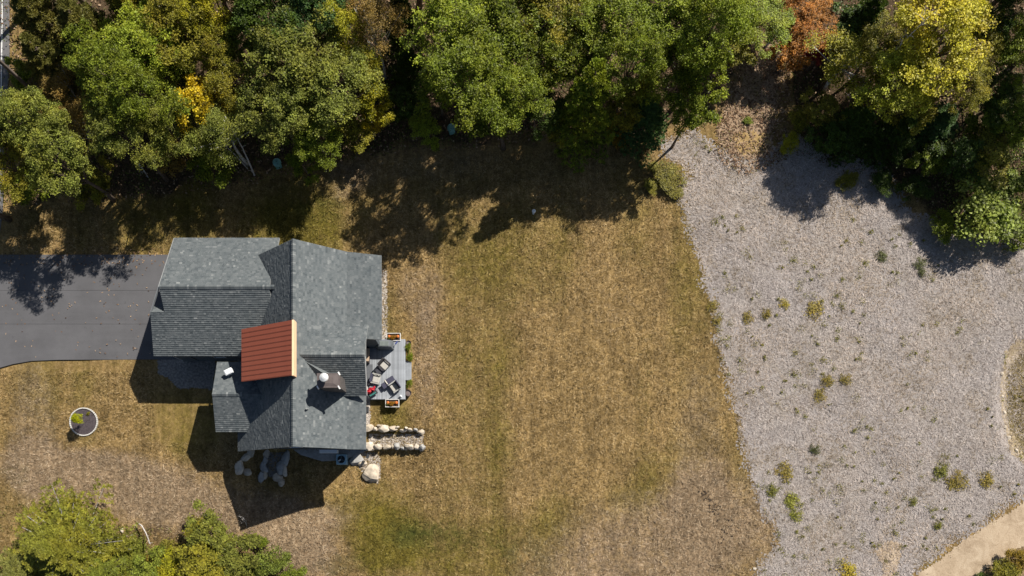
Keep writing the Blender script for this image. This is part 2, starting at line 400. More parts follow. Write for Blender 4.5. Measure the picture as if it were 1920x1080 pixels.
def m_strands():
    k = NT('straw_strands'); t = k.attr('tint')
    a_ = k.ramp(t, [(0, (.13, .10, .07)), (.25, (.27, .22, .18)), (.6, (.43, .37, .32)), (1, (.68, .60, .53))])
    b_ = k.ramp(t, [(0, (.15, .125, .115)), (.25, (.28, .25, .24)), (.6, (.42, .385, .37)), (1, (.66, .61, .58))])
    c_ = k.ramp(t, [(0, (.10, .07, .04)), (.4, (.21, .165, .11)), (1, (.44, .37, .28))])
    c = k.mix(k.rng(worms(k, .13, .6), .42, .58, 0, 1), a_, b_); c = k.mix(k.rng(worms(k, .42, .8), .50, .62, 0, .8), c, c_)
    c = k.mix(1.0, c, (.97, .92, .87), 'MULTIPLY')
    bl = k.math('MULTIPLY', k.rng(worms(k, .8, 1.5), .36, .64, .74, 1.16), k.rng(worms(k, 3.5, 2.5), .36, .64, .76, 1.22)); m3 = k.n('ShaderNodeVectorMath', operation='SCALE'); k.l(c, m3.inputs[0]); k.l(bl, m3.inputs['Scale']); c = m3.outputs[0]
    return k.done(c, .9, 0, .15)
strands('straw', 105000, SF, (.10, .34), (.012, .03), m_strands(), curl=.6, tilt=.15)
LAWN = [(-60, 400), (480, 350), (650, 300), (1230, 280), (1290, 330), (1272, 362), (1290, 420), (1335, 580), (1377, 760), (1410, 900), (1462, 1018), (1400, 1110), (-60, 1110)]
def offhouse(px, py):
    hs = (px > 290) & (px < 700) & (py > 490) & (py < 830); dr = (px < 330) & (py > 474) & (py < 695)
    dk_ = (px > 680) & (px < 775) & (py > 625) & (py < 765)
    ring = np.hypot(px-158, py-791) < 27
    return ~(hs | dr | dk_ | ring | ((px < 26) & (py < 480)))
def m_blades():
    k = NT('grass_blades'); t = k.attr('tint')
    a_ = k.ramp(t, [(0, (.07, .045, .014)), (.3, (.17, .11, .04)), (.6, (.29, .195, .09)), (1, (.50, .37, .21))])
    g = k.ramp(t, [(0, (.04, .035, .008)), (.4, (.11, .09, .015)), (.8, (.19, .155, .035)), (1, (.32, .26, .09))])
    d = k.ramp(t, [(0, (.02, .025, .006)), (.5, (.06, .068, .015)), (1, (.16, .16, .045))])
    n = worms(k, 1.3, .8); sh_ = k.math('SUBTRACT', n, .5)
    c = k.mix(k.rng(k.math('ADD', k.attr('green'), k.math('MULTIPLY', sh_, .9)), .1, .8, 0, 1), a_, g); c = k.mix(k.rng(k.math('ADD', k.attr('deep'), k.math('MULTIPLY', sh_, .9)), .3, .9, 0, 1), c, d)
    e_ = k.ramp(t, [(0, (.12, .08, .05)), (.35, (.22, .155, .10)), (.7, (.34, .25, .17)), (1, (.52, .41, .30))])
    c = k.mix(k.rng(k.math('ADD', k.attr('bare'), k.math('MULTIPLY', sh_, .9)), .2, .7, 0, 1), c, e_)
    c = mottle(k, c)
    return k.done(c, .9, 0, .15)
GRASS = strands('grass', 120000, LAWN, (.10, .30), (.015, .038), m_blades(), cond=offhouse, curl=.5, tilt=.5)
WOODS = [(-100, 400), (300, 368), (480, 345), (650, 305), (780, 285), (1000, 272), (1200, 268), (1330, 240), (1345, 190), (1400, 90), (1400, -250), (-100, -250)]
WOODS2 = [(1470, 60), (1490, 290), (1600, 325), (1700, 350), (1760, 430), (2000, 470), (2150, 470), (2150, -250), (1440, -250)]
DRV = [(-60, 466), (322, 466), (322, 500), (-60, 500)]
litm = tintmat('fallen_leaves', [(0, (.05, .03, .02)), (.4, (.16, .09, .05)), (.7, (.27, .18, .11)), (1, (.42, .30, .2))])
strands('leaf_litter', 16000, WOODS, (.1, .2), (.06, .13), litm, curl=.2, tilt=.3)
strands('leaf_litter', 9000, WOODS2, (.1, .2), (.06, .13), litm, curl=.2, tilt=.3)

strands('driveway_leaves', 260, DRV, (.08, .16), (.05, .09), litm, lift=(.09, .11), curl=.2)
strands('driveway_leaves', 160, [(-60, 500), (285, 500), (285, 670), (-60, 670)], (.08, .16), (.04, .08), litm, lift=(.09, .11), curl=.2)
# ------------------------------------------------------------------ plants
def m_leaf(name, trans=.35):
    k = NT(name); oi = k.n('ShaderNodeObjectInfo'); t = k.attr('tint')
    f = k.rng(t, 0, 1, .25, 1.85); m = k.n('ShaderNodeVectorMath', operation='SCALE'); k.l(oi.outputs['Color'], m.inputs[0]); k.l(f, m.inputs['Scale'])
    n = k.noise(.5, 3, .6, k.coord()); warm = k.mix(k.rng(n, .45, .7, 0, .6), m.outputs[0], k.mix(1.0, m.outputs[0], (1.4, 1.12, .8), 'MULTIPLY'))
    k.l(warm, k.b.inputs['Base Color']); k.b.inputs['Roughness'].default_value = .5; k.b.inputs['Specular IOR Level'].default_value = .2
    tr = k.n('ShaderNodeBsdfTranslucent'); k.l(k.mix(1.0, warm, (1.2, 1.3, .6), 'MULTIPLY'), tr.inputs[0])
    mx = k.n('ShaderNodeMixShader'); mx.inputs[0].default_value = trans
    k.l(k.b.outputs[0], mx.inputs[1]); k.l(tr.outputs[0], mx.inputs[2]); k.l(mx.outputs[0], k.out.inputs[0]); return k.m
leafm = m_leaf('foliage'); needm = m_leaf('needles', .15)
kb = NT('bark'); oi = kb.n('ShaderNodeObjectInfo'); vb = kb.coord('Object', (4, 4, 1)); nb = kb.noise(2.5, 5, .7, vb)
barkm = None
cb = kb.mix(kb.rng(nb, .45, .6, 0, .8), oi.outputs['Color'], kb.mix(1, oi.outputs['Color'], (.35, .33, .32), 'MULTIPLY')); kb.bump(nb, .7, .03); barkm = kb.done(cb, .9, 0, .1)

def leaf_quads(C, L, W, up=.75, rng=RNG, droop=0):
    n = len(C); nr = rng.normal(0, 1, (n, 3))*(1-up); nr[:, 2] += up; nr /= np.linalg.norm(nr, axis=1)[:, None]
    a = rng.normal(0, 1, (n, 3)); u = np.cross(nr, a); u /= np.linalg.norm(u, axis=1)[:, None]+1e-9; v = np.cross(nr, u)
    l = rng.uniform(.6, 1.15, n)[:, None]*L/2; w_ = rng.uniform(.6, 1.1, n)[:, None]*W/2
    V = np.stack([C-u*l, C-v*w_-u*l*.1, C+u*l, C+v*w_-u*l*.1], 1)
    return V.reshape(-1, 3), np.arange(4*n).reshape(n, 4)
def crown_broad(seed, R, Ht, n_lumps, n_spray, per=14, leaf=.2, low=.3, lr=(.09, .17), spread=.16):
    r = np.random.default_rng(seed); C = []; T = []; cen = []; hc = Ht*(low+1)/2; hr = Ht*(1-low)/2
    for i in range(n_lumps):
        th = r.uniform(0, 2*math.pi); c = r.uniform(-.15, 1); s = math.sqrt(1-c*c); k = r.uniform(.45, .92)
        wob = 1+.28*math.sin(2*th+seed)+.16*math.sin(3*th+2*seed)
        p = np.array([R*k*s*math.cos(th)*wob, R*k*s*math.sin(th)*wob, hc+hr*k*c*.95]); cen.append((p, R*r.uniform(lr[0], lr[1])))
    cen.append((np.array([0, 0, hc+hr*.6]), R*.25))
    wt = np.array([q[1]**2 for q in cen]); idx = r.choice(len(cen), n_spray, p=wt/wt.sum())
    for i in idx:
        p, rad = cen[i]; d = r.normal(0, 1, 3); d[2] = abs(d[2])*1.0-.35; d /= np.linalg.norm(d)
        q = p+d*rad*r.uniform(.72, 1.12)*np.array([1, 1, .75])
        m = r.integers(per//2, per*3//2); pts = q+r.normal(0, spread, (m, 3))*np.array([1, 1, .45]); C.append(pts)
        T.append(np.clip(r.normal(.5, .2)+r.normal(0, .2, m), 0, 1))
    C = np.concatenate(C); T = np.concatenate(T); V, F = leaf_quads(C, leaf, leaf*.72, .62, r)
    return mesh_np('crown', V, F, T), cen
def trunk_mesh(seed, Ht, cen, r0=.2, limbs=9, low=.3):
    r = random.Random(seed); m = MB(); top = Ht*.8; pts = []; n = 7; ph = r.uniform(0, 6)
    off = lambda z: Vector((.25*math.sin(z*.5+ph), .25*math.cos(z*.42+ph), 0))
    for i in range(n): z = top*i/(n-1); pts.append(off(z)-off(0)+Vector((0, 0, z)))
    m.tube(pts, [r0*(1.25 if i == 0 else 1)*(1-.82*i/(n-1)) for i in range(n)], 8)
    for p, rad in sorted(cen, key=lambda q: r.random())[:limbs]:
        e_ = Vector(p); z = max(.8, e_.z*r.uniform(.5, .72)); z = min(z, top*.9); b = off(z)-off(0)+Vector((0, 0, z)); mid = b.lerp(e_, .5)+Vector((r.uniform(-.15, .15), r.uniform(-.15, .15), -.1))
        m.tube([b, mid, e_], [r0*.38, r0*.24, r0*.08], 5)
        for _ in range(3):
            d = Vector((r.uniform(-1, 1), r.uniform(-1, 1), r.uniform(.1, .8)))*rad*.8; m.tube([mid.lerp(e_, r.uniform(.3, .9)), e_+d], [r0*.12, r0*.04], 4, cap=False)
    return m.mesh('trunk', True)
def crown_pine(seed, R, Ht, whorls=11, low=.25, needle=.17, open_=.0):
    r = np.random.default_rng(seed); C = []; T = []; D = []; tb = MB()
    tb.tube([(0, 0, 0), (.05, 0, Ht*.5), (0, .05, Ht*.98)], [.18, .12, .03], 8)
    for wv in range(whorls):
        k = wv/(whorls-1); z = Ht*(low+(1-low)*k*.97); L = R*(1-k**1.5)*1.0+.25; nb_ = int(6+r.integers(0, 3)); ph = r.uniform(0, 6)
        for b in range(nb_):
            if r.random() < open_: continue
            an = ph+2*math.pi*b/nb_+r.normal(0, .12); l = L*r.uniform(.7, 1.12); d = np.array([math.cos(an), math.sin(an), r.uniform(-.12, .3)])
            tb.tube([(0, 0, z), tuple(np.array([0, 0, z])+d*l)], [.045, .012], 4, cap=False)
            side = np.array([-d[1], d[0], 0])
            for sgm in np.arange(.28, 1.02, .13):
                p = np.array([0, 0, z])+d*l*sgm
                for sd_ in (-1, 1):
                    ln = l*.34*(1.1-sgm*.75)
                    for q in (.35, .75, 1.1):
                        c = p+(side*sd_*.8+d*.55)*ln*q+r.normal(0, .05, 3); m_ = 16
                        C.append(np.repeat(c[None], m_, 0)); v = r.normal(0, 1, (m_, 3)); v[:, 2] = np.abs(v[:, 2])*.8; v += d*.6; v /= np.linalg.norm(v, axis=1)[:, None]; D.append(v)
                        T.append(np.clip(r.normal(.5, .18)+r.normal(0, .12, m_), 0, 1))
    C = np.concatenate(C); D = np.concatenate(D); T = np.concatenate(T); n = len(C)
    a_ = r.normal(0, 1, (n, 3)); u = np.cross(D, a_); u /= np.linalg.norm(u, axis=1)[:, None]; L = r.uniform(.7, 1.3, n)[:, None]*needle
    V = np.stack([C+u*.012, C-u*.012, C+D*L-u*.022, C+D*L+u*.022], 1).reshape(-1, 3); F = np.arange(4*n).reshape(n, 4)
    return mesh_np('crown', V, F, T), tb.mesh('trunk', True)
VAR = {}
def reg(key, R, Ht, crown, trunk, mat):
    crown.materials.append(mat); trunk.materials.append(barkm); VAR.setdefault(key, []).append((R, Ht, crown, trunk))
for i in range(4):
    c, cen = crown_broad(20+i, 3.2, 12, 92, 1350, 14, .148, .45, spread=.125); reg('broad', 3.2, 12, c, trunk_mesh(i, 12, cen, .2, 12), leafm)
for i in range(3):
    c, cen = crown_broad(40+i, 1.9, 7, 40, 560, 12, .17, .2, spread=.11); reg('small', 1.9, 7, c, trunk_mesh(9+i, 7, cen, .1, 9), leafm)
for i in range(2):
    c, cen = crown_broad(60+i, 2.4, 11, 36, 760, 13, .12, .3, spread=.17); reg('birch', 2.4, 11, c, trunk_mesh(19+i, 12.5, cen, .13, 16), leafm)
for i in range(2):
    c, t = crown_pine(80+i, 3.0, 13); reg('pine', 3.0, 13, c, t, needm)
c, t = crown_pine(90, 2.0, 8, 10, .08, .13); reg('spruce', 2.0, 8, c, t, needm)
for i in range(2):
    c, cen = crown_broad(100+i, 1.5, 2.2, 22, 420, 12, .13, .05, lr=(.12, .26), spread=.11); reg('shrub', 1.5, 2.2, c, trunk_mesh(29+i, 2.0, cen, .04, 10), leafm)
for i in range(2):
    c, cen = crown_broad(120+i, 1.5, 2.2, 14, 60, 8, .30, .02, lr=(.1, .2), spread=.3); reg('weed', 1.5, 2.2, c, trunk_mesh(39+i, 1.6, cen, .04, 5), leafm)
cnt = {}
BARK = {'broad': (.16, .12, .09), 'small': (.15, .115, .085), 'birch': (.62, .60, .56), 'pine': (.13, .10, .08), 'spruce': (.11, .085, .06), 'shrub': (.14, .11, .08), 'weed': (.14, .12, .06)}
NAME = {'broad': 'broadleaf_tree', 'small': 'young_tree', 'birch': 'birch_tree', 'pine': 'pine_tree', 'spruce': 'spruce_tree', 'shrub': 'shrub', 'weed': 'weed_clump'}
def tree(px, py, r, h, typ, col, label, group='trees at the edge of the wood', bark=None, cat=None):
    i = cnt.get(typ, 0); cnt[typ] = i+1; R, Ht, cr, tk = VAR[typ][i % len(VAR[typ])]
    hc = h*(.68 if typ not in ('shrub',) else .6); x, y = XY(px, py, hc); s = r/SC*(1-hc/H)/R*(1.2 if typ in ('broad', 'small', 'birch') else 1.02)
    t = thing(NAME[typ], label, cat or ('shrub' if typ == 'shrub' else 'tree'), (x, y, float(gz(x, y))-.03), random.uniform(0, 6.28), group)
    t.scale = (s, s, h/Ht)
    for nme, me, cc in (('trunk', tk, bark or BARK[typ]), ('crown', cr, col)):
        o = bpy.data.objects.new(nme, me); COL.objects.link(o); o.parent = t
        v = random.uniform(.9, 1.12); o.color = (cc[0]*v, cc[1]*v, cc[2]*v, 1)
    return t
DG, GR, LG, OL, GG = (.055, .088, .012), (.145, .18, .018), (.20, .245, .025), (.21, .195, .024), (.17, .19, .035)
YE, YG, OR, BO, PO, BG = (.48, .37, .02), (.30, .285, .02), (.38, .17, .03), (.26, .18, .05), (.13, .125, .028), (.07, .125, .035)
WD = 'trees at the edge of the wood'
T = [
 (75, 35, 78, 13, 'pine', PO, 'dark olive pine overhanging the road in the top left corner'),
 (165, 62, 80, 13, 'pine', PO, 'brownish olive pine with bare grey branches, second from the road'),
 (88, 112, 62, 11, 'pine', PO, 'small dark pine beside the utility pole at the road'),
 (245, 18, 66, 13, 'pine', OL, 'olive pine cut by the top edge, right of the two dark pines'),
 (128, 172, 48, 9, 'birch', BO, 'thin orange brown tree below the pines near the road'),
 (52, 150, 36, 7, 'small', GR, 'small green tree at the foot of the utility pole'),
 (200, 140, 62, 11, 'broad', GR, 'green broadleaf tree right of the thin orange brown tree'),
 (268, 100, 74, 12, 'broad', LG, 'light green broadleaf tree right of the brownish olive pine'),
 (340, 50, 72, 12.5, 'broad', OL, 'olive green broadleaf tree cut by the top edge, left of the yellow green one'),
 (262, 190, 66, 11.5, 'broad', GR, 'broad green tree left of the bright yellow tree'),
 (60, 235, 60, 10.5, 'broad', GG, 'greyish green roadside tree with a ragged crown above the lawn corner'),
 (16, 300, 60, 8, 'broad', OL, 'olive tree cut by the left edge at the end of the road'),
 (120, 300, 62, 10.5, 'broad', GG, 'grey green tree leaning over the lawn, nearest the driveway'),
 (160, 232, 44, 8, 'birch', BO, 'sparse brown green tree showing bare twigs, inland of the roadside trees'),
 (238, 262, 55, 10, 'broad', GG, 'grey green tree with a notched crown, below the broad green tree'),
 (378, 200, 44, 11.5, 'small', YE, 'bright yellow autumn tree left of the white trunked birch'),
 (402, 28, 56, 12.5, 'broad', YG, 'yellow green tree with orange tints at the top edge'),
 (400, 98, 46, 11, 'broad', OL, 'olive tree between the yellow green tree and the bright yellow tree'),
 (322, 242, 54, 10, 'broad', GG, 'grey green tree below and left of the bright yellow tree'),
 (432, 170, 48, 11, 'birch', OL, 'airy olive birch above the white trunked birch'),
 (425, 252, 52, 10, 'birch', GG, 'pale airy birch with a white trunk bare down to the lawn'),
 (395, 310, 40, 6, 'small', GR, 'small green tree on the lawn edge under the pale birch'),
 (505, 28, 76, 13, 'broad', DG, 'dark green tree at the top edge right of the yellow green tree'),
 (590, 22, 66, 13, 'broad', BG, 'blue green tree at the top edge, left of the tall yellowish birch'),
 (555, 112, 86, 12.5, 'broad', GG, 'large grey green tree with the widest crown left of the dark gap'),
 (618, 178, 78, 12, 'broad', GG, 'grey green tree just left of the yellow leaved saplings'),
 (530, 218, 66, 11, 'broad', GG, 'rounded grey green tree right of the pale airy birch'),
 (598, 262, 48, 9, 'broad', GR, 'green tree hanging over the lawn left of the yellow saplings'),
 (652, 62, 44, 12, 'birch', YG, 'tall yellowish birch left of the bare white trunk'),
 (700, 52, 48, 12, 'birch', BO, 'half bare birch whose white trunk shows beside the dark gap'),
 (682, 128, 42, 10, 'birch', YG, 'yellow green birch under the half bare one'),
 (695, 192, 36, 8, 'small', YG, 'yellow green sapling at the left side of the dark gap'),
 (660, 246, 34, 5, 'small', OL, 'low olive sapling nearest the lawn left of the dark gap'),
 (700, 222, 22, 4, 'small', YE, 'small golden sapling at the mouth of the dark gap'),
 (752, 30, 44, 9, 'spruce', DG, 'dark spruce in the gap, nearest the top edge'),
 (765, 118, 40, 6, 'spruce', DG, 'dark low spruce in the middle of the gap'),
 (752, 190, 34, 3.5, 'small', DG, 'dark low sapling at the bottom of the gap'),
 (800, 240, 30, 3, 'small', LG, 'light green sapling beside the green utility box'),
 (858, 60, 80, 12.5, 'broad', LG, 'light green tree right of the dark gap, nearest the top edge'),
 (880, 150, 84, 12, 'broad', GR, 'large green tree above the green utility box'),
 (948, 70, 82, 13, 'broad', GR, 'tall green tree at the top, third crown right of the dark gap'),
 (950, 190, 62, 10.5, 'broad', GR, 'green tree over the deepest lawn shadow'),
 (1030, 30, 78, 13, 'broad', OL, 'olive green tree cut by the top edge above the pale spruce'),
 (1030, 120, 66, 11.5, 'broad', GR, 'green tree left of the pale feathery spruce'),
 (1108, 172, 64, 11, 'spruce', LG, 'pale green feathery spruce standing out at the wood edge'),
 (1010, 205, 42, 8, 'broad', DG, 'dark green tree low between the shadow and the pale spruce'),
 (1145, 55, 76, 13, 'broad', GR, 'green tree at the top edge right above the pale spruce'),
 (1188, 125, 58, 11, 'broad', GR, 'green tree right of the pale feathery spruce'),
 (1248, 45, 78, 13, 'broad', LG, 'light green tree at the top edge left of the dirt path'),
 (1215, 212, 50, 7.5, 'spruce', BG, 'blue green spruce low at the lawn edge'),
 (1270, 128, 62, 11, 'broad', GR, 'green tree two crowns left of the dirt path'),
 (1295, 212, 40, 8, 'small', GR, 'small green tree at the foot of the dirt path'),
 (1338, 62, 66, 13, 'broad', LG, 'light green tree leaning over the upper dirt path'),
 (1318, 130, 46, 9.5, 'small', LG, 'slim light green tree on the left bank of the dirt path'),
 (1408, 28, 62, 6.5, 'broad', LG, 'pale green tree at the top edge over the dirt path'),
 (1458, 52, 40, 4.5, 'birch', BO, 'thin brownish tree left of the orange maple'),
 (1512, 38, 52, 5.5, 'broad', OR, 'orange red autumn tree at the top edge'),
 (1478, 102, 34, 3.5, 'small', OR, 'small rusty tree below the orange red one'),
 (1538, 100, 20, 3.5, 'small', (.25, .045, .04), 'small dark red tree right of the rusty one'),
 (1590, 118, 62, 7, 'birch', YG, 'sparse yellow green tree with bare white twigs right of the dark red tree'),
 (1682, 150, 66, 11, 'broad', (.27, .29, .03), 'yellow green tree below the big golden tree'),
 (1748, 62, 90, 13.5, 'broad', (.42, .38, .035), 'big golden yellow tree, brightest crown on the right'),
 (1800, 150, 48, 11, 'broad', OL, 'olive tree tucked under the right side of the golden tree'),
 (1632, 22, 46, 8, 'spruce', DG, 'dark spruce at the top edge between the orange and golden trees'),
 (1545, 205, 34, 4.5, 'small', OL, 'low olive sapling on the right bank of the dirt path'),
 (1612, 228, 50, 6, 'spruce', DG, 'dark spruce behind the heap of white stones'),
 (1690, 245, 48, 6, 'spruce', DG, 'dark spruce behind the brush pile'),
 (1765, 225, 50, 6, 'spruce', BG, 'blue green spruce in shade below the olive tree'),
 (1868, 185, 52, 7, 'broad', DG, 'dark green tree in shade right of the olive tree'),
 (1895, 92, 58, 9, 'broad', LG, 'light green tree at the right edge above the shaded tree'),
 (1850, 15, 52, 11, 'broad', DG, 'dark green tree in the top right corner'),
 (1905, 228, 50, 7, 'broad', LG, 'light green tree at the right edge, second down'),
 (1800, 298, 42, 4, 'small', DG, 'dark green sapling between the brush pile and the bright bush'),
 (1855, 300, 46, 4, 'small', OL, 'olive sapling above the bright bush'),
 (1912, 350, 44, 3.5, 'small', GR, 'green sapling at the right edge beside the bright bush'),
 (1745, 300, 32, 3, 'small', GR, 'small green sapling right of the brush pile'),
]
T += [
 (150, 100, 44, 8, 'small', DG, 'dark small tree between the two pines and the light green tree'),
 (305, 145, 50, 9.5, 'small', GR, 'green tree squeezed left above the bright yellow tree'),
 (300, 15, 44, 10, 'small', GR, 'green tree at the top edge right of the olive pine'),
 (455, 95, 46, 10, 'broad', GR, 'green tree left of the large grey green crown'),
 (470, 190, 44, 8.5, 'small', OL, 'olive tree behind the white birch trunk'),
 (345, 120, 46, 10, 'broad', LG, 'light green tree above the bright yellow tree'),
 (170, 345, 40, 4.5, 'small', OL, 'low olive tree on the shaded lawn edge above the driveway'),
 (60, 335, 40, 4.5, 'small', GR, 'low green tree nearest the driveway at the left edge'),
 (330, 290, 40, 5, 'small', BO, 'low brownish tree by the fallen log'),
 (565, 300, 34, 4, 'small', GR, 'low green sapling under the grey green tree beside the small utility box'),
 (825, 165, 44, 8, 'small', GR, 'slim green tree on the right side of the dark gap'),
 (905, 225, 40, 5.5, 'small', GR, 'low green tree between the large tree and the lawn shadow'),
 (1065, 218, 40, 5.5, 'small', OL, 'low olive tree left of the golden low bush'),
 (1095, 95, 56, 10.5, 'broad', GR, 'green tree directly above the pale feathery spruce'),
 (1180, 190, 44, 7.5, 'small', OL, 'olive tree right of the pale feathery spruce'),
 (1300, 20, 56, 12, 'broad', GR, 'green tree cut by the top edge, third left of the orange one'),
 (1375, 95, 36, 4, 'small', OL, 'olive sapling over the left side of the upper dirt path'),
 (1600, 55, 44, 6, 'small', DG, 'dark green tree between the dark spruce and the sparse yellow green tree'),
 (1648, 95, 50, 8, 'broad', OL, 'olive tree left of the big golden tree'),
 (1700, 195, 46, 8, 'small', OL, 'olive tree on the lower side of the yellow green tree'),
 (1832, 90, 44, 9, 'broad', OL, 'olive tree touching the golden tree on its right'),
 (1860, 245, 44, 4.5, 'small', GR, 'green sapling between the shaded tree and the bright bush'),
 (1560, 255, 34, 3, 'small', DG, 'dark sapling at the straw edge left of the white stones'),
]
KEEP = {(880, 150), (950, 190), (1338, 62), (1318, 130), (1295, 212), (1108, 172), (1188, 125), (60, 235), (120, 300), (238, 262), (16, 300), (262, 190), (200, 140)}
for row in T:
    row = list(row)
    if (row[0], row[1]) not in KEEP and row[3] > 4: row[3] *= .74 if row[1] > 120 else .80
    tree(*row, group=WD)
# the wood goes on beyond the frame
for i in range(15):
    if i in (9, 10, 11, 12, 13): continue
    tree(-120+i*150+random.uniform(-30, 30), -125+random.uniform(-25, 25), 88, 13, 'broad', random.choice((GR, DG, LG, GG)), 'green tree deeper in the wood, beyond the top edge', 'trees deeper in the wood')
for (x, y, l) in ((2060, -10, 'green tree beyond the right edge, farther from the clearing'), (2075, 110, 'green tree beyond the right edge, nearer the clearing'), (-120, 330, 'green tree across the road, nearer the driveway'), (-130, 200, 'green tree across the road, farther from the driveway')):
    tree(x, y, 80, 12, 'broad', random.choice((GR, DG)), l, 'trees deeper in the wood')
# lower left thicket
BLG = 'thicket in the lower left corner'
tree(243, 1048, 40, 1.6, 'shrub', (.17, .18, .03), 'low green bush joining the pine and the leafy trees under the dead limb', BLG)
tree(325, 1045, 36, 1.6, 'shrub', (.20, .18, .03), 'low olive bush under the right end of the dead limb', BLG)
tree(300, 1072, 34, 1.4, 'shrub', (.30, .2, .03), 'ochre bush at the bottom edge in the thicket', BLG)
tree(112, 1028, 112, 7, 'pine', (.19, .19, .026), 'large yellow green pine with grey dead twigs in the lower left corner', BLG, bark=(.35, .33, .3))
tree(185, 1075, 66, 5, 'pine', (.15, .17, .025), 'yellow green pine right of the large one in the corner', BLG)
tree(40, 1085, 80, 6, 'pine', (.15, .15, .035), 'olive pine cut by the bottom left corner', BLG)
tree(268, 1075, 42, 3.2, 'small', (.17, .2, .03), 'green leafy tree at the bottom edge under the white dead limb', BLG)
tree(318, 1085, 40, 3, 'small', YG, 'orange tinged leafy tree at the bottom edge', BLG)
tree(382, 1000, 46, 3.5, 'small', (.16, .17, .03), 'round green tree topmost of the thicket, right of the dead limb', BLG)
tree(370, 1060, 58, 3.5, 'small', OL, 'olive leafy tree below the round green one', BLG)
tree(440, 1052, 50, 3, 'small', (.15, .16, .03), 'green leafy tree between the olive tree and the low bushes', BLG)
tree(505, 1062, 38, 2.4, 'shrub', (.14, .17, .03), 'green bush at the right end of the thicket', BLG)
tree(487, 1015, 15, 1.2, 'shrub', GR, 'smallest green bush above the right end of the thicket', BLG)
tree(545, 1082, 30, 1.6, 'shrub', GR, 'low bush cut by the bottom edge right of the thicket', BLG)
# shrubs
SB = 'shrubs round the clearing'
tree(1835, 395, 78, 3.4, 'shrub', (.20, .24, .045), 'bright yellow green bush lit by the sun at the right', SB)
tree(1772, 425, 30, 1.6, 'shrub', GR, 'green bush at the left foot of the bright bush', SB)
tree(1905, 440, 40, 2, 'shrub', GR, 'green bush at the right edge below the bright bush', SB)
tree(1248, 335, 38, .7, 'shrub', (.17, .155, .025), 'low yellow green bush where the lawn meets the straw', SB)
tree(1225, 350, 18, .5, 'shrub', OL, 'small olive clump left of the low yellow green bush', SB)
tree(1715, 355, 32, 1.6, 'shrub', DG, 'dark bush at the shaded edge of the straw', SB)
tree(1660, 345, 26, 1.2, 'shrub', DG, 'dark small bush left of the other dark bush', SB)
tree(1590, 335, 22, .5, 'shrub', OL, 'olive bush at the straw edge below the white stones', SB)
tree(1500, 215, 28, 1.4, 'shrub', OL, 'olive bush on the right side of the dirt path', SB)
tree(1480, 265, 22, 1, 'shrub', YG, 'yellow green bush at the foot of the dirt path', SB)
tree(1405, 225, 10, .4, 'shrub', LG, 'tiny green clump in the middle of the dirt path', SB)
tree(1150, 238, 36, 1.6, 'shrub', (.28, .18, .02), 'golden low bush under the pale spruce', SB)
tree(1888, 1068, 36, 1.2, 'shrub', OL, 'olive bush beside the sandy road in the lower right corner', SB)
tree(1915, 1045, 26, 1.4, 'shrub', (.28, .2, .03), 'ochre bush at the lower right edge beside the sandy road', SB)
tree(1845, 1090, 24, .8, 'shrub', DG, 'dark bush cut by the bottom edge beside the sandy road', SB)
WG = 'weed clumps in the straw'
for (x, y, r, c, l) in ((1655, 480, 9, DG, 'dark green weed clump below the tree shadow, left of two'), (1725, 492, 8, DG, 'dark green weed clump right of the first one'), (1730, 510, 7, DG, 'dark brown green weed clump, lowest of three'),
        (1540, 742, 9, OL, 'green weed clump in mid straw field'), (1552, 715, 10, OL, 'tall green weed clump above mid field clump'), (1587, 710, 8, OL, 'weed clump right of the mid field pair'), (1487, 940, 13, LG, 'bright green weed clump near the lawn corner'),
        (1495, 965, 9, LG, 'green weed clump tailing below the bright one'), (1447, 920, 10, GR, 'green weed clump next to the lawn edge'), (1470, 885, 12, OL, 'wide brown green weed patch near the lawn edge'), (1765, 882, 12, GR, 'green weed clump in the lower right straw'),
        (1795, 900, 14, OL, 'olive weed patch near the sandy road'), (1850, 900, 12, OL, 'olive weed patch closest to the earth mound'), (1530, 842, 7, DG, 'lone dark weed casting a shadow on the straw'), (1590, 1070, 14, YG, 'yellow green weed clump at the bottom edge'),
        (1713, 940, 6, GR, 'small weed above the sand patch'), (1760, 985, 7, GR, 'small weed beside the sandy road'), (1338, 575, 8, OL, 'weed clump on the upper lawn border'), (1345, 600, 8, OL, 'weed clump just below the one on the lawn border'),
        (1405, 595, 8, OL, 'weed clump in the upper left straw'), (1438, 588, 8, OL, 'weed clump beside the upper left one'), (1470, 570, 7, YG, 'yellow weed clump in upper straw'), (1530, 580, 14, OL, 'wide faint weed patch in upper straw')):
    tree(x, y, r*1.35, .3, 'weed', (c[0]*.9+.03, c[1]*.78+.02, c[2]+.012), l, WG, cat='weed')
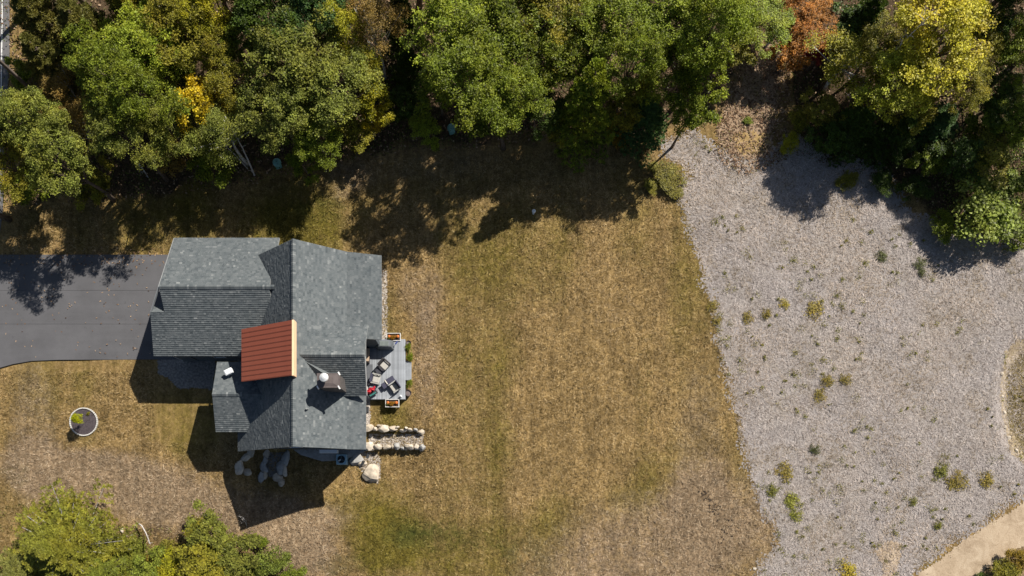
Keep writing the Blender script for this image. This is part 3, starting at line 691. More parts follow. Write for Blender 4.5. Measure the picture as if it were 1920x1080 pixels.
# scattered small weeds, uncountable
def leaf_stuff(name, n, poly, size, hgt, colr, cond=None, clumps=0):
    xs_ = [p[0] for p in poly]; ys_ = [p[1] for p in poly]
    if clumps:
        cx = RNG.uniform(min(xs_), max(xs_), clumps); cy = RNG.uniform(min(ys_), max(ys_), clumps); i = RNG.integers(0, clumps, n); sp = RNG.uniform(.8, 4.5, clumps)[i]
        px = cx[i]+RNG.normal(0, 1, n)*sp; py = cy[i]+RNG.normal(0, 1, n)*sp
    else: px = RNG.uniform(min(xs_), max(xs_), n); py = RNG.uniform(min(ys_), max(ys_), n)
    m = inpoly(px, py, poly)
    if cond is not None: m &= cond(px, py)
    px = px[m]; py = py[m]; X = (px-NX)/SC; Y = (NY-py)/SC
    hh = RNG.random(len(px))**1.5*hgt*(fbm(px/30, py/30, 2)*1.6 if not clumps else 1)
    V, F = leaf_quads(np.stack([X, Y, gz(X, Y)+(.08 if clumps else .03)+hh], 1), size, size*.6, .6)
    o = link(name, mesh_np(name, V, F, RNG.random(len(X))), leafm, kind='stuff'); o.color = (*colr, 1); return o
WREG = lambda px, py: ((px < 1620) & (py > 540) & (py < 760)) | ((px > 1400) & (py > 850)) | ((px > 1560) & (px < 1760) & (py > 430) & (py < 540)) | (fbm(px/60, py/60, 2) > .6)
leaf_stuff('small_weeds', 34000, SF, .11, .10, (.19, .18, .04), clumps=1000, cond=WREG)
thin = lambda px, py: fbm(px/38, py/38, 3) > .45
leaf_stuff('undergrowth', 60000, WOODS, .16, 1.4, (.08, .11, .02), cond=thin)
leaf_stuff('undergrowth', 40000, WOODS2, .16, 1.4, (.07, .10, .02), cond=thin)
leaf_stuff('thicket_undergrowth', 9000, [(-40, 960), (120, 930), (250, 990), (400, 985), (520, 1030), (560, 1110), (-40, 1110)], .14, .6, (.13, .15, .03), cond=lambda px, py: fbm(px/30, py/30, 3) > .44)
leaf_stuff('edge_undergrowth', 14000, [(1740, 260), (1960, 200), (2020, 470), (1880, 450), (1770, 410)], .17, 1.2, (.10, .13, .025), cond=lambda px, py: fbm(px/30, py/30, 3) > .35)
leaf_stuff('woodland_weeds', 5000, [(1480, 240), (1620, 300), (1700, 340), (1760, 420), (1920, 460), (1920, 380), (1800, 330), (1700, 260), (1500, 190)], .13, .4, (.12, .13, .03), cond=thin)

PATH = [(1340, 300), (1345, 210), (1395, 110), (1440, 60), (1490, 60), (1480, 160), (1475, 300), (1400, 330)]
strands('path_litter', 2600, PATH, (.1, .3), (.04, .09), litm, curl=.3, tilt=.3, lift=(.03, .08))
leaf_stuff('path_weeds', 2600, PATH, .13, .3, (.14, .13, .035), cond=lambda px, py: fbm(px/16, py/16, 3) > .52)
leaf_stuff('road_verge_weeds', 1500, [(1690, 1085), (1722, 1068), (1850, 978), (1925, 925), (1925, 940), (1850, 992), (1725, 1090)], .10, .15, (.16, .14, .05), cond=lambda px, py: fbm(px/12, py/12, 3) > .5)
leaf_stuff('mound_weeds', 1800, [(1900, 690), (1960, 650), (1960, 860), (1905, 850)], .12, .3, (.17, .14, .03))
# dead wood
dead = plain('bleached_wood', (.55, .51, .47), .9, var=.3)
def bare_tree(name, pts, r, label, cat, seed, n=18, ln=.8):
    rr = random.Random(seed); t = MB(); P = [G(x, y, z) for x, y, z in pts]; t.tube(P, [r*(1-.7*i/(len(P)-1)) for i in range(len(P))], 7)
    for _ in range(n):
        k = rr.randrange(len(P)-1); b = P[k].lerp(P[k+1], rr.random()); d = Vector((rr.uniform(-1, 1), rr.uniform(-1, 1), rr.uniform(0, .8))).normalized()*ln*rr.uniform(.4, 1); m_ = b+d*.5+Vector((0, 0, .08))
        t.tube([b, m_, b+d], [r*.35, r*.22, r*.1], 4, cap=False); t.tube([m_, m_+Vector((d.y, -d.x, d.z))*.4], [r*.2, r*.08], 4, cap=False)
    return tag(t.build(name, dead, sm=True), label, cat)
bare_tree('dead_limb', [(262, 980, .5), (275, 985, .9), (290, 998, 1.6), (303, 1008, 2.4), (310, 1015, 2.9)], .07, 'white dead limb lying across the thicket at the lower left', 'branch', 2, 4, .4)
bare_tree('bare_bush', [(463, 985, .05), (461, 975, .5), (460, 968, .9)], .03, 'bare white twiggy bush at the tip of the house shadow', 'shrub', 3, 16, .5)
bare_tree('bare_twigs', [(436, 1025, .1), (445, 1016, .5), (452, 1006, .8)], .03, 'bare grey twigs at the right side of the thicket', 'branch', 5, 14, .6)
bare_tree('brush_pile', [(1668, 290, .15), (1690, 283, .3), (1712, 282, .2)], .05, 'heap of grey cut branches at the shaded wood edge', 'branches', 6, 30, 1.1)
bare_tree('fallen_log', [(262, 308, .2), (272, 322, .2), (280, 335, .15)], .06, 'grey fallen log among the leaves below the left trees', 'log', 8, 6, .5)
bare_tree('leaning_birch_stem', [(466, 318, .1), (448, 302, 1.5), (428, 290, 3.0)], .055, 'white leaning stem left of the upright birch trunk', 'trunk', 9, 5, .5)
bare_tree('birch_pole', [(478, 330, .1), (476, 318, 1.2), (474, 306, 2.6), (470, 294, 4.4), (469, 288, 6)], .08, 'upright white birch trunk standing bare at the lawn edge', 'trunk', 10, 6, .7)
bare_tree('bare_branches', [(1590, 190, .2), (1592, 188, 4), (1594, 186, 8), (1600, 182, 10)], .06, 'bare grey branches sticking out left of the golden tree', 'branches', 12, 30, 1.6)

# ------------------------------------------------------------------ stones
stone_m = []
for i, c in enumerate(((.46, .39, .30), (.33, .32, .30), (.52, .45, .36))): stone_m.append(plain('boulder_stone', c, .9, var=.35, sc=2.2, bump=.5))
def stone_mesh(seed, sx, sy, sz):
    r = random.Random(seed); import bmesh
    bm = bmesh.new(); bmesh.ops.create_icosphere(bm, subdivisions=3, radius=1)
    cuts = [(Vector((r.gauss(0, 1), r.gauss(0, 1), r.gauss(.2, .7))).normalized(), r.uniform(.6, .85)) for _ in range(14)]
    for v in bm.verts:
        for n_, d in cuts:
            k = v.co.dot(n_)-d
            if k > 0: v.co -= n_*k*.9
        v.co += v.co.normalized()*r.uniform(-.02, .02)
        v.co.x *= sx/2*1.42; v.co.y *= sy/2*1.42; v.co.z = v.co.z*sz*.62+sz*.28
    me = bpy.data.meshes.new('stone'); bm.to_mesh(me); bm.free(); return me
def stone(name, px, py, wpx, hpx, hz, parent=None, rot=0, mi=None, seed=None, **kw):
    seed = seed if seed is not None else int(px*7+py)
    o = link(name, stone_mesh(seed, wpx/SC, hpx/SC, hz), stone_m[mi if mi is not None else seed % 3], parent); p = G(px, py); o.location = p; o.rotation_euler = (0, 0, rot)
    return o
def wall_of(label, lst, hz=.5, cat='stone wall', group='boulder retaining walls'):
    c = G(lst[0][0], lst[0][1]); t = thing('retaining_wall', label, cat, (0, 0, 0), group=group)
    for q in lst: stone('stone', q[0], q[1], q[2]*(1.25 if 'shaded' in label else 1), q[3]*(1.22 if 'shaded' in label else 1), hz*random.uniform(.8, 1.2), t, random.uniform(-.2, .2) if len(q) < 5 else q[4])
    return t
wall_of('upper row of pale boulders running east from the house', [(691, 803, 20, 12), (704, 804, 8, 7), (719.5, 804, 19, 12), (738, 804, 18, 9), (755, 807, 14, 6), (769, 806, 9, 5), (779, 806, 8, 5), (790, 809, 13, 9), (711, 798, 6, 4), (746, 801, 6, 4), (762, 803, 6, 4)])
wall_of('lower row of pale boulders running east from the house', [(690, 836, 18, 14), (707, 837, 15, 10), (725, 838, 14, 8), (735, 837, 6, 7), (743.5, 836, 11, 10), (754, 840, 7, 6), (767, 837, 17, 9), (781, 838, 9, 9), (791, 839, 10, 11), (697, 842, 6, 4), (760, 841, 6, 4)])
wall_of('left curved row of shaded boulders by the south wall', [(466, 848, 16, 10, 1.0), (458, 858, 14, 9, .7), (449, 876, 12, 19), (460, 884, 13, 9, -.3)])
wall_of('middle row of shaded boulders by the south wall', [(494, 850, 9, 14, -.3), (492, 862, 7, 12), (489, 877, 10, 16), (485, 893, 10, 15), (491, 889, 6, 12)])
wall_of('right row of shaded boulders by the south wall', [(530, 860, 10, 22, -.2), (522, 877, 12, 17), (529, 883, 7, 17), (515, 895, 13, 14), (522, 903, 8, 12)])
tag(stone('boulder', 693, 887, 27, 32, .75, seed=3, mi=0), 'large flat pale boulder off the south east corner of the house', 'boulder')
tag(stone('boulder', 665, 860, 22, 20, .6, seed=9, mi=1), 'grey boulder tucked against the south east house corner', 'boulder')
tag(stone('boulder', 676, 868, 17, 10, .4, seed=12, mi=0), 'small tan boulder between the grey boulder and the flat one', 'boulder')
for i, (x, y, s) in enumerate(((1588, 275, 7), (1596, 278, 8), (1585, 289, 6), (1594, 293, 8), (1601, 286, 6), (1591, 284, 5))):
    tag(stone('rock', x, y, s, s*.8, .3, mi=1), ['uppermost left', 'uppermost right', 'lowest left', 'largest lowest', 'rightmost', 'middle'][i]+' white rock of the heap under the dark spruce', 'rock', 'heap of white rocks')
for i, (x, y, s) in enumerate(((1883, 700, 6), (1888, 742, 5), (1893, 772, 6), (1890, 800, 5), (1896, 820, 7), (1905, 700, 5), (1910, 845, 6))):
    tag(stone('rock', x, y, s, s, .25, mi=2), ['topmost', 'second', 'third', 'fourth', 'fifth', 'inner upper', 'lowest'][i]+' small rock down the rim of the earth mound', 'rock', 'rocks on the earth mound')
tag(stone('rock', 229, 994, 5, 9, .25, mi=2), 'white rock between the pine and the dead limb', 'rock')
tag(stone('rock', 1414, 1066, 6, 6, .15, mi=2), 'white rock at the bottom corner of lawn and straw', 'rock')

# ------------------------------------------------------------------ the house
house = thing('house', 'blue grey shingled house with crossing gables and one red metal dormer roof', 'house')
siding = plain('siding', (.085, .10, .115), .75, var=.12, bump=.1)
trim = plain('white_trim', (.70, .70, .68), .6, var=.06)
edge = plain('drip_edge', (.30, .31, .31), .5, var=.1)
glass = NT('window_glass').done((.02, .03, .04), .08, 0, .8)
conc = plain('concrete', (.32, .31, .29), .9, bump=.3)
def m_shingle():
    k = NT('shingles'); t = k.attr('tint')
    c = k.ramp(t, [(0, (.048, .060, .066)), (.35, (.090, .104, .109)), (.7, (.138, .151, .153)), (1, (.29, .30, .29))])
    n = k.noise(1.7, 5, .65, k.coord()); c = k.mix(.35, c, k.ramp(n, [(.3, (.070, .082, .088)), (.7, (.165, .172, .170))]))
    k.bump(k.noise(60, 3, .7, k.coord()), .4, .01); return k.done(c, .93, 0, .25)
shing = m_shingle()
def clip(poly, A, B, C_):            # keep A*x+B*y<=C_
    out = []
    for i in range(len(poly)):
        p, q = poly[i], poly[(i+1) % len(poly)]; dp = A*p[0]+B*p[1]-C_; dq = A*q[0]+B*q[1]-C_
        if dp <= 0: out.append(p)
        if dp*dq < 0: s = dp/(dp-dq); out.append((p[0]+(q[0]-p[0])*s, p[1]+(q[1]-p[1])*s))
    return out
def roof(name, e0, e1, r1, r0, thick=.16, label=None, exposure=.165):
    """slab with real shingle courses: e0-e1 the eave, r0-r1 the upper edge (convex, seen counter-clockwise from above)"""
    P = [Vector(p) for p in (e0, e1, r1, r0)]; u = (P[1]-P[0]).normalized(); n = u.cross(P[3]-P[0]).normalized()
    if n.z < 0: n = -n
    v = n.cross(u); 
    if v.z < 0: v = -v
    s = MB(); top = P; bot = [p-Vector((0, 0, thick)) for p in P]
    ccw = (P[1]-P[0]).cross(P[2]-P[0]).z > 0
    if not ccw: top = P[::-1]; bot = bot[::-1]
    s.poly(top); s.poly(bot[::-1])
    for i in range(4): j = (i+1) % 4; s.poly([top[i], bot[i], bot[j], top[j]])
    ro = s.build(name, edge, house)
    if label: ro['label'] = label
    P2 = [((p-P[0]).dot(u), (p-P[0]).dot(v)) for p in P]
    area = sum(P2[i][0]*P2[(i+1) % 4][1]-P2[(i+1) % 4][0]*P2[i][1] for i in range(4))
    if area < 0: P2 = P2[::-1]
    ulo, uhi = min(p[0] for p in P2), max(p[0] for p in P2); vhi = max(p[1] for p in P2)
    m = MB(); rows = int(vhi/exposure)+1; up3 = lambda a_, b_, h_: P[0]+u*a_+v*b_+n*h_
    for j in range(rows):
        v0, v1 = j*exposure-.02, (j+1)*exposure; x = ulo-random.random()*.3
        while x < uhi:
            wd = random.choice((.12, .16, .22, .28)); q = [(x, v0), (x+wd-.004, v0), (x+wd-.004, v1), (x, v1)]; x += wd
            poly = q
            for i in range(4):
                a_, b_ = P2[i], P2[(i+1) % 4]; A, B = (b_[1]-a_[1]), -(b_[0]-a_[0]); poly = clip(poly, A, B, A*a_[0]+B*a_[1]+(.03 if i >= 0 else 0)) if len(poly) > 2 else []
            if len(poly) < 3: continue
            raise_ = .032+random.choice((0, .010)); hh = lambda b_: .006+raise_*(1-(b_-v0)/(v1-v0))
            t = min(1, max(0, random.gauss(.44, .18))); pts = [up3(a_, b_, hh(b_)) for a_, b_ in poly]
            m.poly(pts, t)
            lo = min(p[1] for p in poly); bt = [p for p in poly if p[1] < lo+1e-6]
            if len(bt) == 2 and lo < v0+.03:
                b0, b1 = sorted(bt); m.poly([up3(b0[0], lo, .0), up3(b1[0], lo, .0), up3(b1[0], lo, hh(lo)), up3(b0[0], lo, hh(lo))], t*.6)
    sh = m.build('shingles', shing, ro, kind='stuff')
    return ro
def ridge(a_, b_, s1, s2, parent=house):
    """cap shingles along a ridge from a_ to b_; s1, s2 slopes on either side"""
    a_, b_ = Vector(a_), Vector(b_); L = (b_-a_).length; d = (b_-a_)/L; sd = Vector((-d.y, d.x, 0)).normalized(); m = MB(); n = int(L/.15)
    for i in range(n):
        p = a_+d*(L*i/n); q = a_+d*(L*(i+1.1)/n); t = min(1, max(0, random.gauss(.5, .22))); w_ = .17
        z0, z1 = .055, .085
        for sg, sl_ in ((1, s1), (-1, s2)):
            A = p+Vector((0, 0, z1)); B = q+Vector((0, 0, z0)); m.poly([A, B, q+sd*sg*w_+Vector((0, 0, z0-w_*sl_)), p+sd*sg*w_+Vector((0, 0, z1-w_*sl_))][::sg], t)
            m.poly([A, p+sd*sg*w_+Vector((0, 0, z1-w_*sl_)), p+sd*sg*w_+Vector((0, 0, -w_*sl_)), p], t*.6)
    return m.build('ridge_cap', shing, parent, kind='stuff')
def beam(m, a_, b_, w_, h_):        # board from a_ to b_, w_ wide across, h_ hanging down
    a_, b_ = Vector(a_), Vector(b_); d = (b_-a_).normalized(); s = Vector((-d.y, d.x, 0)).normalized()*w_/2; z = Vector((0, 0, -h_))
    A = [a_-s, a_+s, b_+s, b_-s]; B = [p+z for p in A]
    m.poly(A[::-1]); m.poly(B)
    for i in range(4): j = (i+1) % 4; m.poly([A[i], A[j], B[j], B[i]])
# main gable, ridge north-south
RX, RZ, YS, YN = -13.65, 8.6, 3.62, 18.77
mw = lambda x: RZ-.95*(RX-x)
KX, KZ = -10.25, 5.88
sE = (RZ-KZ)/(KX-RX); lw = .33
roof('main_roof', (-19.6, YN, mw(-19.6)), (-19.6, YS, mw(-19.6)), (RX, YS, RZ), (RX, YN, RZ))
roof('main_roof', (KX, YS, KZ), (KX, YN, KZ), (RX, YN, RZ), (RX, YS, RZ))
roof('porch_roof', (-7.7, 12.2, KZ-lw*(KX+7.7)*-1), (-7.7, YN, KZ-lw*(-7.7-KX)), (KX, YN, KZ), (KX, 12.2, KZ))
roof('porch_roof', (-8.85, YS, KZ-lw*(-8.85-KX)), (-8.85, 12.2, KZ-lw*(-8.85-KX)), (KX, 12.2, KZ), (KX, YS, KZ))
ridge((RX, YS, RZ), (RX, YN, RZ), sE, .95)
# garage wing, ridge east-west
GY, GZ, GW = 15.78, 6.9, 4.66; gs = 2.7/GW; gN, gS = GY+GW, GY-GW
roof('garage_roof', (-15.9, gN, 4.2), (-24.2, gN, 4.2), (-24.2, GY, GZ), (-15.9, GY, GZ))
roof('garage_roof', (-24.2, gS, 4.2), (-15.9, gS, 4.2), (-15.9, GY, GZ), (-24.2, GY, GZ))
ez = 5.94; ey = 14.12
roof('garage_front_roof', (-25.85, gS, 4.2), (-24.2, gS, 4.2), (-24.2, ey, ez), (-25.3, ey, ez))
roof('garage_front_roof', (-24.1, ey+.62, ez-.42), (-25.25, ey+.5, ez-.35), (-25.3, ey, ez), (-24.2, ey, ez))
m = MB(); m.poly([(-24.19, GY+.1, 4.3), (-24.19, ey-.1, 4.3), (-25.9, ey-.1, 4.1), (-25.9, ey+.5, 4.1), (-24.6, GY+.3, 4.3)][::-1]); m.build('pent_roof', shing, house)
m = MB(); beam(m, (-24.26, GY, GZ+.02), (-25.3, ey, ez+.03), .05, .2); beam(m, (-24.26, gN, 4.22), (-24.26, GY, GZ+.03), .03, .2); m.build('rake_board', edge, house)
ridge((-15.5, GY, GZ), (-24.2, GY, GZ), gs, gs)
# west porch gable
PY, PZ, PW = 7.88, 5.5, 2.76; pz = 4.0
roof('entry_roof', (-18.2, PY+PW, pz), (-20.9, PY+PW, pz), (-20.72, PY, PZ), (-16.6, PY, PZ))
roof('entry_roof', (-21.0, PY-PW, pz), (-18.2, PY-PW, pz), (-16.6, PY, PZ), (-20.72, PY, PZ))
ridge((-16.9, PY, PZ), (-20.72, PY, PZ), .54, .54)
# east cross gable over the deck
DY, DZ, DW, dz = 10.38, 8.28, 2.7, 6.1; ds = (DZ-dz)/DW
roof('deck_gable_roof', (-8.6, DY+DW, dz), (-10.6, DY+DW, dz), (-13.25, DY, DZ), (-8.5, DY, DZ))
roof('deck_gable_roof', (-10.6, DY-DW, dz), (-8.7, DY-DW, dz), (-8.5, DY, DZ), (-13.25, DY, DZ))
ridge((-13.2, DY, DZ), (-8.5, DY, DZ), ds, ds)
m = MB(); beam(m, (-8.47, DY-.1, DZ-.1), (-8.66, DY-DW, dz), .03, .12); m.build('rake_board', trim, house)
# red standing seam shed dormer
red = plain('red_metal', (.30, .078, .042), .42, .0, .06, 1.2, .5)
x0, x1, y0, y1, z0, z1 = -18.15, -13.56, 8.70, 12.70, 6.4, 9.2
ms = plain('cream_board', (.85, .56, .34), .7, var=.06)
mr = thing_r = None
b = MB(); 
pr = [(x0, z0), (x1, z1)]
b.poly([(x0, y0, z0), (x1, y0, z1), (x1, y1, z1), (x0, y1, z0)]); b.poly([(x0, y0, z0-.14), (x0, y1, z0-.14), (x1, y1, z1-.14), (x1, y0, z1-.14)])
b.poly([(x0, y0, z0), (x0, y0, z0-.14), (x1, y0, z1-.14), (x1, y0, z1)]); b.poly([(x0, y1, z0), (x1, y1, z1), (x1, y1, z1-.14), (x0, y1, z0-.14)]); b.poly([(x0, y0, z0), (x0, y1, z0), (x0, y1, z0-.14), (x0, y0, z0-.14)])
redroof = b.build('metal_roof', red, house, label='red standing seam metal roof of the dormer')
NP = 11; pw = (y1-y0)/NP
q = MB(); W_ = pw
L = math.hypot(x1-x0, z1-z0); ang = -math.atan2(z1-z0, x1-x0)
q.box((0, 0, .008), (L, pw-.012, .012)); q.box((0, -pw/2+.015, .018), (L, .022, .022)); pm = q.mesh('panel')
dark = plain('dark_seam', (.10, .03, .02), .5)
for i in range(NP):
    o = link('roof_panel', pm, red, redroof); o.location = ((x0+x1)/2, y0+pw*(i+.5), (z0+z1)/2+.01); o.rotation_euler = (0, ang, 0)
q = MB(); q.box((0, -pw/2+.045, .016), (L, .03, .006)); sm_ = q.mesh('seam')
for i in range(NP):
    o = link('seam', sm_, dark, redroof); o.location = ((x0+x1)/2, y0+pw*(i+.5), (z0+z1)/2+.012); o.rotation_euler = (0, ang, 0)
m = MB(); m.box((x1+.07, (y0+y1)/2, 8.88), (.14, y1-y0+.02, .74)); m.build('fascia_board', ms, house, label='cream board along the high edge of the red roof')
m = MB(); yc = (y0+y1)/2; W2 = (y1-y0)/2-.25
for yy in (y0+.25, y1-.25): 
    p_ = [(x0+.3, yy, 3.2), (x1-.02, yy, 3.2), (x1-.02, yy, z1-.16), (x0+.3, yy, z0+.14*0-.02)]; m.poly(p_ if yy < yc else p_[::-1])
m.poly([(x0+.3, y1-.25, 3.2), (x0+.3, y0+.25, 3.2), (x0+.3, y0+.25, z0), (x0+.3, y1-.25, z0)]); m.build('dormer_wall', siding, house)
# walls: prisms with gable tops
def gable_wall(name, axis, a0, a1, b0, b1, hl, hm, hr, bm_=None, base=-1.2):
    """axis 'x' : ridge runs along x from a0..a1, profile over y b0..b1 with heights hl (b0) hm hr (b1)"""
    c = bm_ if bm_ is not None else (b0+b1)/2; prof = [(b0, base), (b1, base), (b1, hr), (c, hm), (b0, hl)]; m = MB()
    f = (lambda a_, p: (a_, p[0], p[1])) if axis == 'x' else (lambda a_, p: (p[0], a_, p[1]))
    A = [f(a0, p) for p in prof]; B = [f(a1, p) for p in prof]; m.poly(A); m.poly(B[::-1])
    for i in range(5): j = (i+1) % 5; m.poly([A[j], A[i], B[i], B[j]])
    return m.build(name, siding, house)
gable_wall('main_wall', 'y', YS+.45, YN-.45, -19.05, -9.85, mw(-19.05)-.3, RZ-.4, 5.28, RX)
gable_wall('north_wing_wall', 'y', 12.5, YN-.45, -10.3, -8.35, KZ-.25, KZ-.5, KZ-.85, -9.3)
gable_wall('garage_wall', 'x', -23.9, -16.2, gS+.4, gN-.4, 4.2+.4*gs-.2, GZ-.2, 4.2+.4*gs-.2)
gable_wall('entry_wall', 'x', -20.3, -18.4, PY-PW+.35, PY+PW-.35, pz+.35*.54-.2, PZ-.2, pz+.35*.54-.2)
gable_wall('deck_gable_wall', 'x', -11.0, -9.2, DY-DW+.3, DY+DW-.3, dz+.3*ds-.2, DZ-.2, dz+.3*ds-.2, base=3.6)
m = MB(); m.box(((-25.2-23.9)/2, (gS+ey)/2+.2, 2.0), (1.25, ey-gS-.3, 4.0)); m.build('garage_front_wall', siding, house)
def window(c, w_, h_, face):
    """face: 'E','S','W','N'"""
    rz = {'E': math.pi/2, 'S': 0, 'W': -math.pi/2, 'N': math.pi}[face]; t = .06; m = MB()
    for s in (-1, 1): m.box((s*w_/2, -.03, 0), (t, .08, h_+t)); m.box((0, -.03, s*h_/2), (w_-t, .08, t))
    m.box((0, -.03, 0), (w_-t, .05, .03)); o = m.build('window', trim, house, loc=c); o.rotation_euler = (0, 0, rz)
    g = MB(); g.box((0, -.005, 0), (w_-t, .02, h_-t)); g.build('pane', glass, o); return o
for y in (5.0, 6.5): window((-9.85, y, 2.3), .9, 1.3, 'E')
window((-9.85, 9.2, 1.9), 1.7, 2.1, 'E'); window((-9.85, 11.4, 1.9), 1.7, 2.1, 'E'); window((-9.2, DY, 6.3), 1.2, 1.0, 'E')
for y in (14.2, 17.0): window((-8.35, y, 2.3), 1.0, 1.4, 'E')
for x in (-17.5, -15.2, -12.8): window((x, YS+.45, 2.3), .95, 1.4, 'S')
window((-13.65, YS+.45, 5.9), .9, 1.2, 'S'); window((-21.5, gS+.4, 2.3), .95, 1.3, 'S')
for y in (13.0,): 
    g = MB(); g.box((0, 0, 0), (.08, 2.6, 2.3)); gd = g.build('garage_door', trim, house, loc=(-25.24-.3*0, y-.2, 1.25))
    for k in range(4): g = MB(); g.box((-.05, 0, -.86+.57*k), (.03, 2.5, .52)); g.build('panel', trim, gd)
g = MB(); g.box((0, 0, 0), (.08, 2.8, 2.3)); gd = g.build('garage_door', trim, house, loc=(-23.95, 17.6, 1.25))
for k in range(4): g = MB(); g.box((-.05, 0, -.86+.57*k), (.03, 2.7, .52)); g.build('panel', trim, gd)
for (x, y, z) in ((-25.3, 14.9, 2.9), (-25.32, 13.9, 3.1)):
    g = MB(); g.box((0, 0, 0), (.30, .08, .5), rz=.5); g.tube([(-.1, 0, .2), (-.45, .12, .35)], .03, 6); g.build('wall_light', plain('black_metal', (.03, .03, .03), .5), house, loc=(x, y, z))
# chimney with cricket
chm = plain('brown_metal_cap', (.105, .085, .08), .6, var=.15)
CZ = 9.15; cx0, cy0 = XY(616, 713.5, CZ); m = MB(); m.box((cx0, cy0, CZ-1.6), (1.5, .9, 3.2)); ch = m.build('chimney', plain('chimney_siding', (.10, .09, .085), .8, bump=.3), house)
m = MB(); m.box((cx0, cy0, CZ), (1.66, 1.04, .10)); m.box((cx0, cy0, CZ+.08), (1.45, .85, .06), taper=.5); m.build('chimney_cap', chm, ch)
m = MB(); m.lathe([(.16, 0), (.16, .45), (.3, .45), (.33, .52), (.30, .62), (.12, .72), (.01, .74)], (cx0-.2, cy0+.12, CZ+.08), 20); m.build('flue_cap', plain('galvanised', (.72, .72, .70), .35, .3, .05), ch, sm=False)
m = MB()
for sx_, sy_ in ((-1, -1), (1, -1), (1, 1)): m.box((cx0+sx_*.77, cy0+sy_*.50, CZ-.02), (.09, .26, .2), rz=.5*(1 if sx_*sy_ < 0 else 1))
m.build('corner_trim', trim, ch)
m = MB(); A = Vector((*XY(573, 678, 8.0), 8.0)); B = Vector((cx0-.2, cy0+.45, 7.75)); C1 = Vector((cx0+.4, cy0+.6, 7.0)); C2 = Vector((cx0-.9, cy0-.5, 6.7))
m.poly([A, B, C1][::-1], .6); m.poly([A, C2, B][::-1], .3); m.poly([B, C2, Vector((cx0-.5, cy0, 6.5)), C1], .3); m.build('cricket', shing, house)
# vents
vw = plain('white_plastic', (.75, .76, .76), .5, var=.04)
m = MB(); v_ = Vector((*XY(431, 698, 4.9), 5.12)); m.box(v_, (.62, .42, .3), rz=.45); m.box(v_+Vector((0, 0, .17)), (.5, .32, .04), rz=.45); m.build('roof_vent', vw, house, label='white box vent on the entry roof', bevel=.02)
m = MB(); v_ = Vector((*XY(575, 766, 8.2), 7.6)); m.tube([v_, v_+Vector((0, 0, .65))], [.09, .07], 10); m.tube([v_-Vector((0, 0, .1)), v_+Vector((0, 0, .08))], [.2, .1], 10); m.build('vent_pipe', plain('grey_pipe', (.3, .31, .3), .5), house)
# walk-out slab, window well by the south wall
sp = slab('patio', [(540, 838), (700, 838), (640, 862), (600, 864), (560, 852)], -.85, -.72, conc, kind='structure')
m = MB(); v_ = Vector((*XY(616, 846.5, .2), .3)); m.box(v_, (1.5, .28, .05)); m.box(v_+Vector((0, -.12, -.2)), (1.5, .04, .4)); 
for s in (-.72, .72): m.box(v_+Vector((s, 0, -.35)), (.05, .26, .65))
bn = m.build('bench', vw); tag(bn, 'white bench standing against the shaded south wall', 'bench')
# air conditioner
t = thing('air_conditioner', 'square blue grey air conditioner beside the south wall', 'air conditioner', G(639, 861), 0)
acm = plain('painted_steel', (.26, .42, .50), .5, var=.08)
m = MB(); m.box((0, 0, .42), (.88, .88, .84)); m.build('casing', acm, t, bevel=.04)
m = MB(); m.lathe([(.37, .842), (.37, .872), (.33, .872), (.33, .846)], n=28); m.build('fan_guard', acm, t)
m = MB(); m.lathe([(.33, .848), (.001, .848)], n=28); m.build('fan_opening', plain('black_void', (.01, .012, .014), .6), t)
for i in range(3):
    m = MB(); m.box((.16, 0, .86), (.26, .12, .012), rx=.3, t=.5); fb = m.build('fan_blade', plain('pale_blade', (.55, .6, .62), .4) if i == 0 else plain('dark_blade', (.03, .05, .06), .4), t); fb.rotation_euler = (0, 0, i*2.09+3.7)

# ------------------------------------------------------------------ deck
DZ0 = .62
deck = thing('deck', 'grey board deck on the east side of the house', 'deck')
dkm = plain('deck_board', (.27, .285, .305), .75, var=.14, sc=1.5, tint=.0)
dx0, dy1 = XY(683, 636, DZ0); dx1, dy0 = XY(760, 748.5, DZ0); nb = 24; bw = (dx1-dx0)/nb
q = MB(); q.box((0, 0, 0), (bw-.012, dy1-dy0, .035)); bmes = []
for i in range(5):
    me = q.mesh('board'); me.materials.append(plain('deck_board_shade', tuple(x*(.84+.08*i) for x in (.27, .285, .305)), .75, var=.15, sc=1.4)); bmes.append(me)
for i in range(nb): o = link('board', random.choice(bmes), None, deck); o.location = (dx0+bw*(i+.5), (dy0+dy1)/2, DZ0-.018)
q = MB(); zt = DZ0-.04; q.box(((dx0+dx1)/2, dy0+.03, zt-.28), (dx1-dx0-.02, .04, .5)); q.box((dx1-.03, (dy0+dy1)/2, zt-.28), (.04, dy1-dy0-.1, .5)); q.box(((dx0+dx1)/2, dy1-.03, zt-.28), (dx1-dx0-.02, .04, .5)); q.box(((dx0+dx1)/2, (dy0+dy1)/2, zt-.05), (dx1-dx0-.1, dy1-dy0-.1, .04)); q.build('skirt', plain('deck_skirt', (.2, .21, .22), .8), deck)
sx0, sy1 = XY(760, 678, .3); sx1, sy0 = XY(771.5, 713, .3)
for i in range(4):
    q = MB(); q.box((sx0+(sx1-sx0)*(i+.5)/4, (sy0+sy1)/2, .40), ((sx1-sx0)/4-.012, sy1-sy0, .035)); q.build('step_board', dkm, deck)
q = MB(); q.box(((sx0+sx1)/2, (sy0+sy1)/2, .2), (sx1-sx0-.03, sy1-sy0-.03, .36)); q.build('step_frame', dkm, deck)
def at(cx, cy, z=DZ0): x, y = XY(cx, cy, z); return (x, y, z)
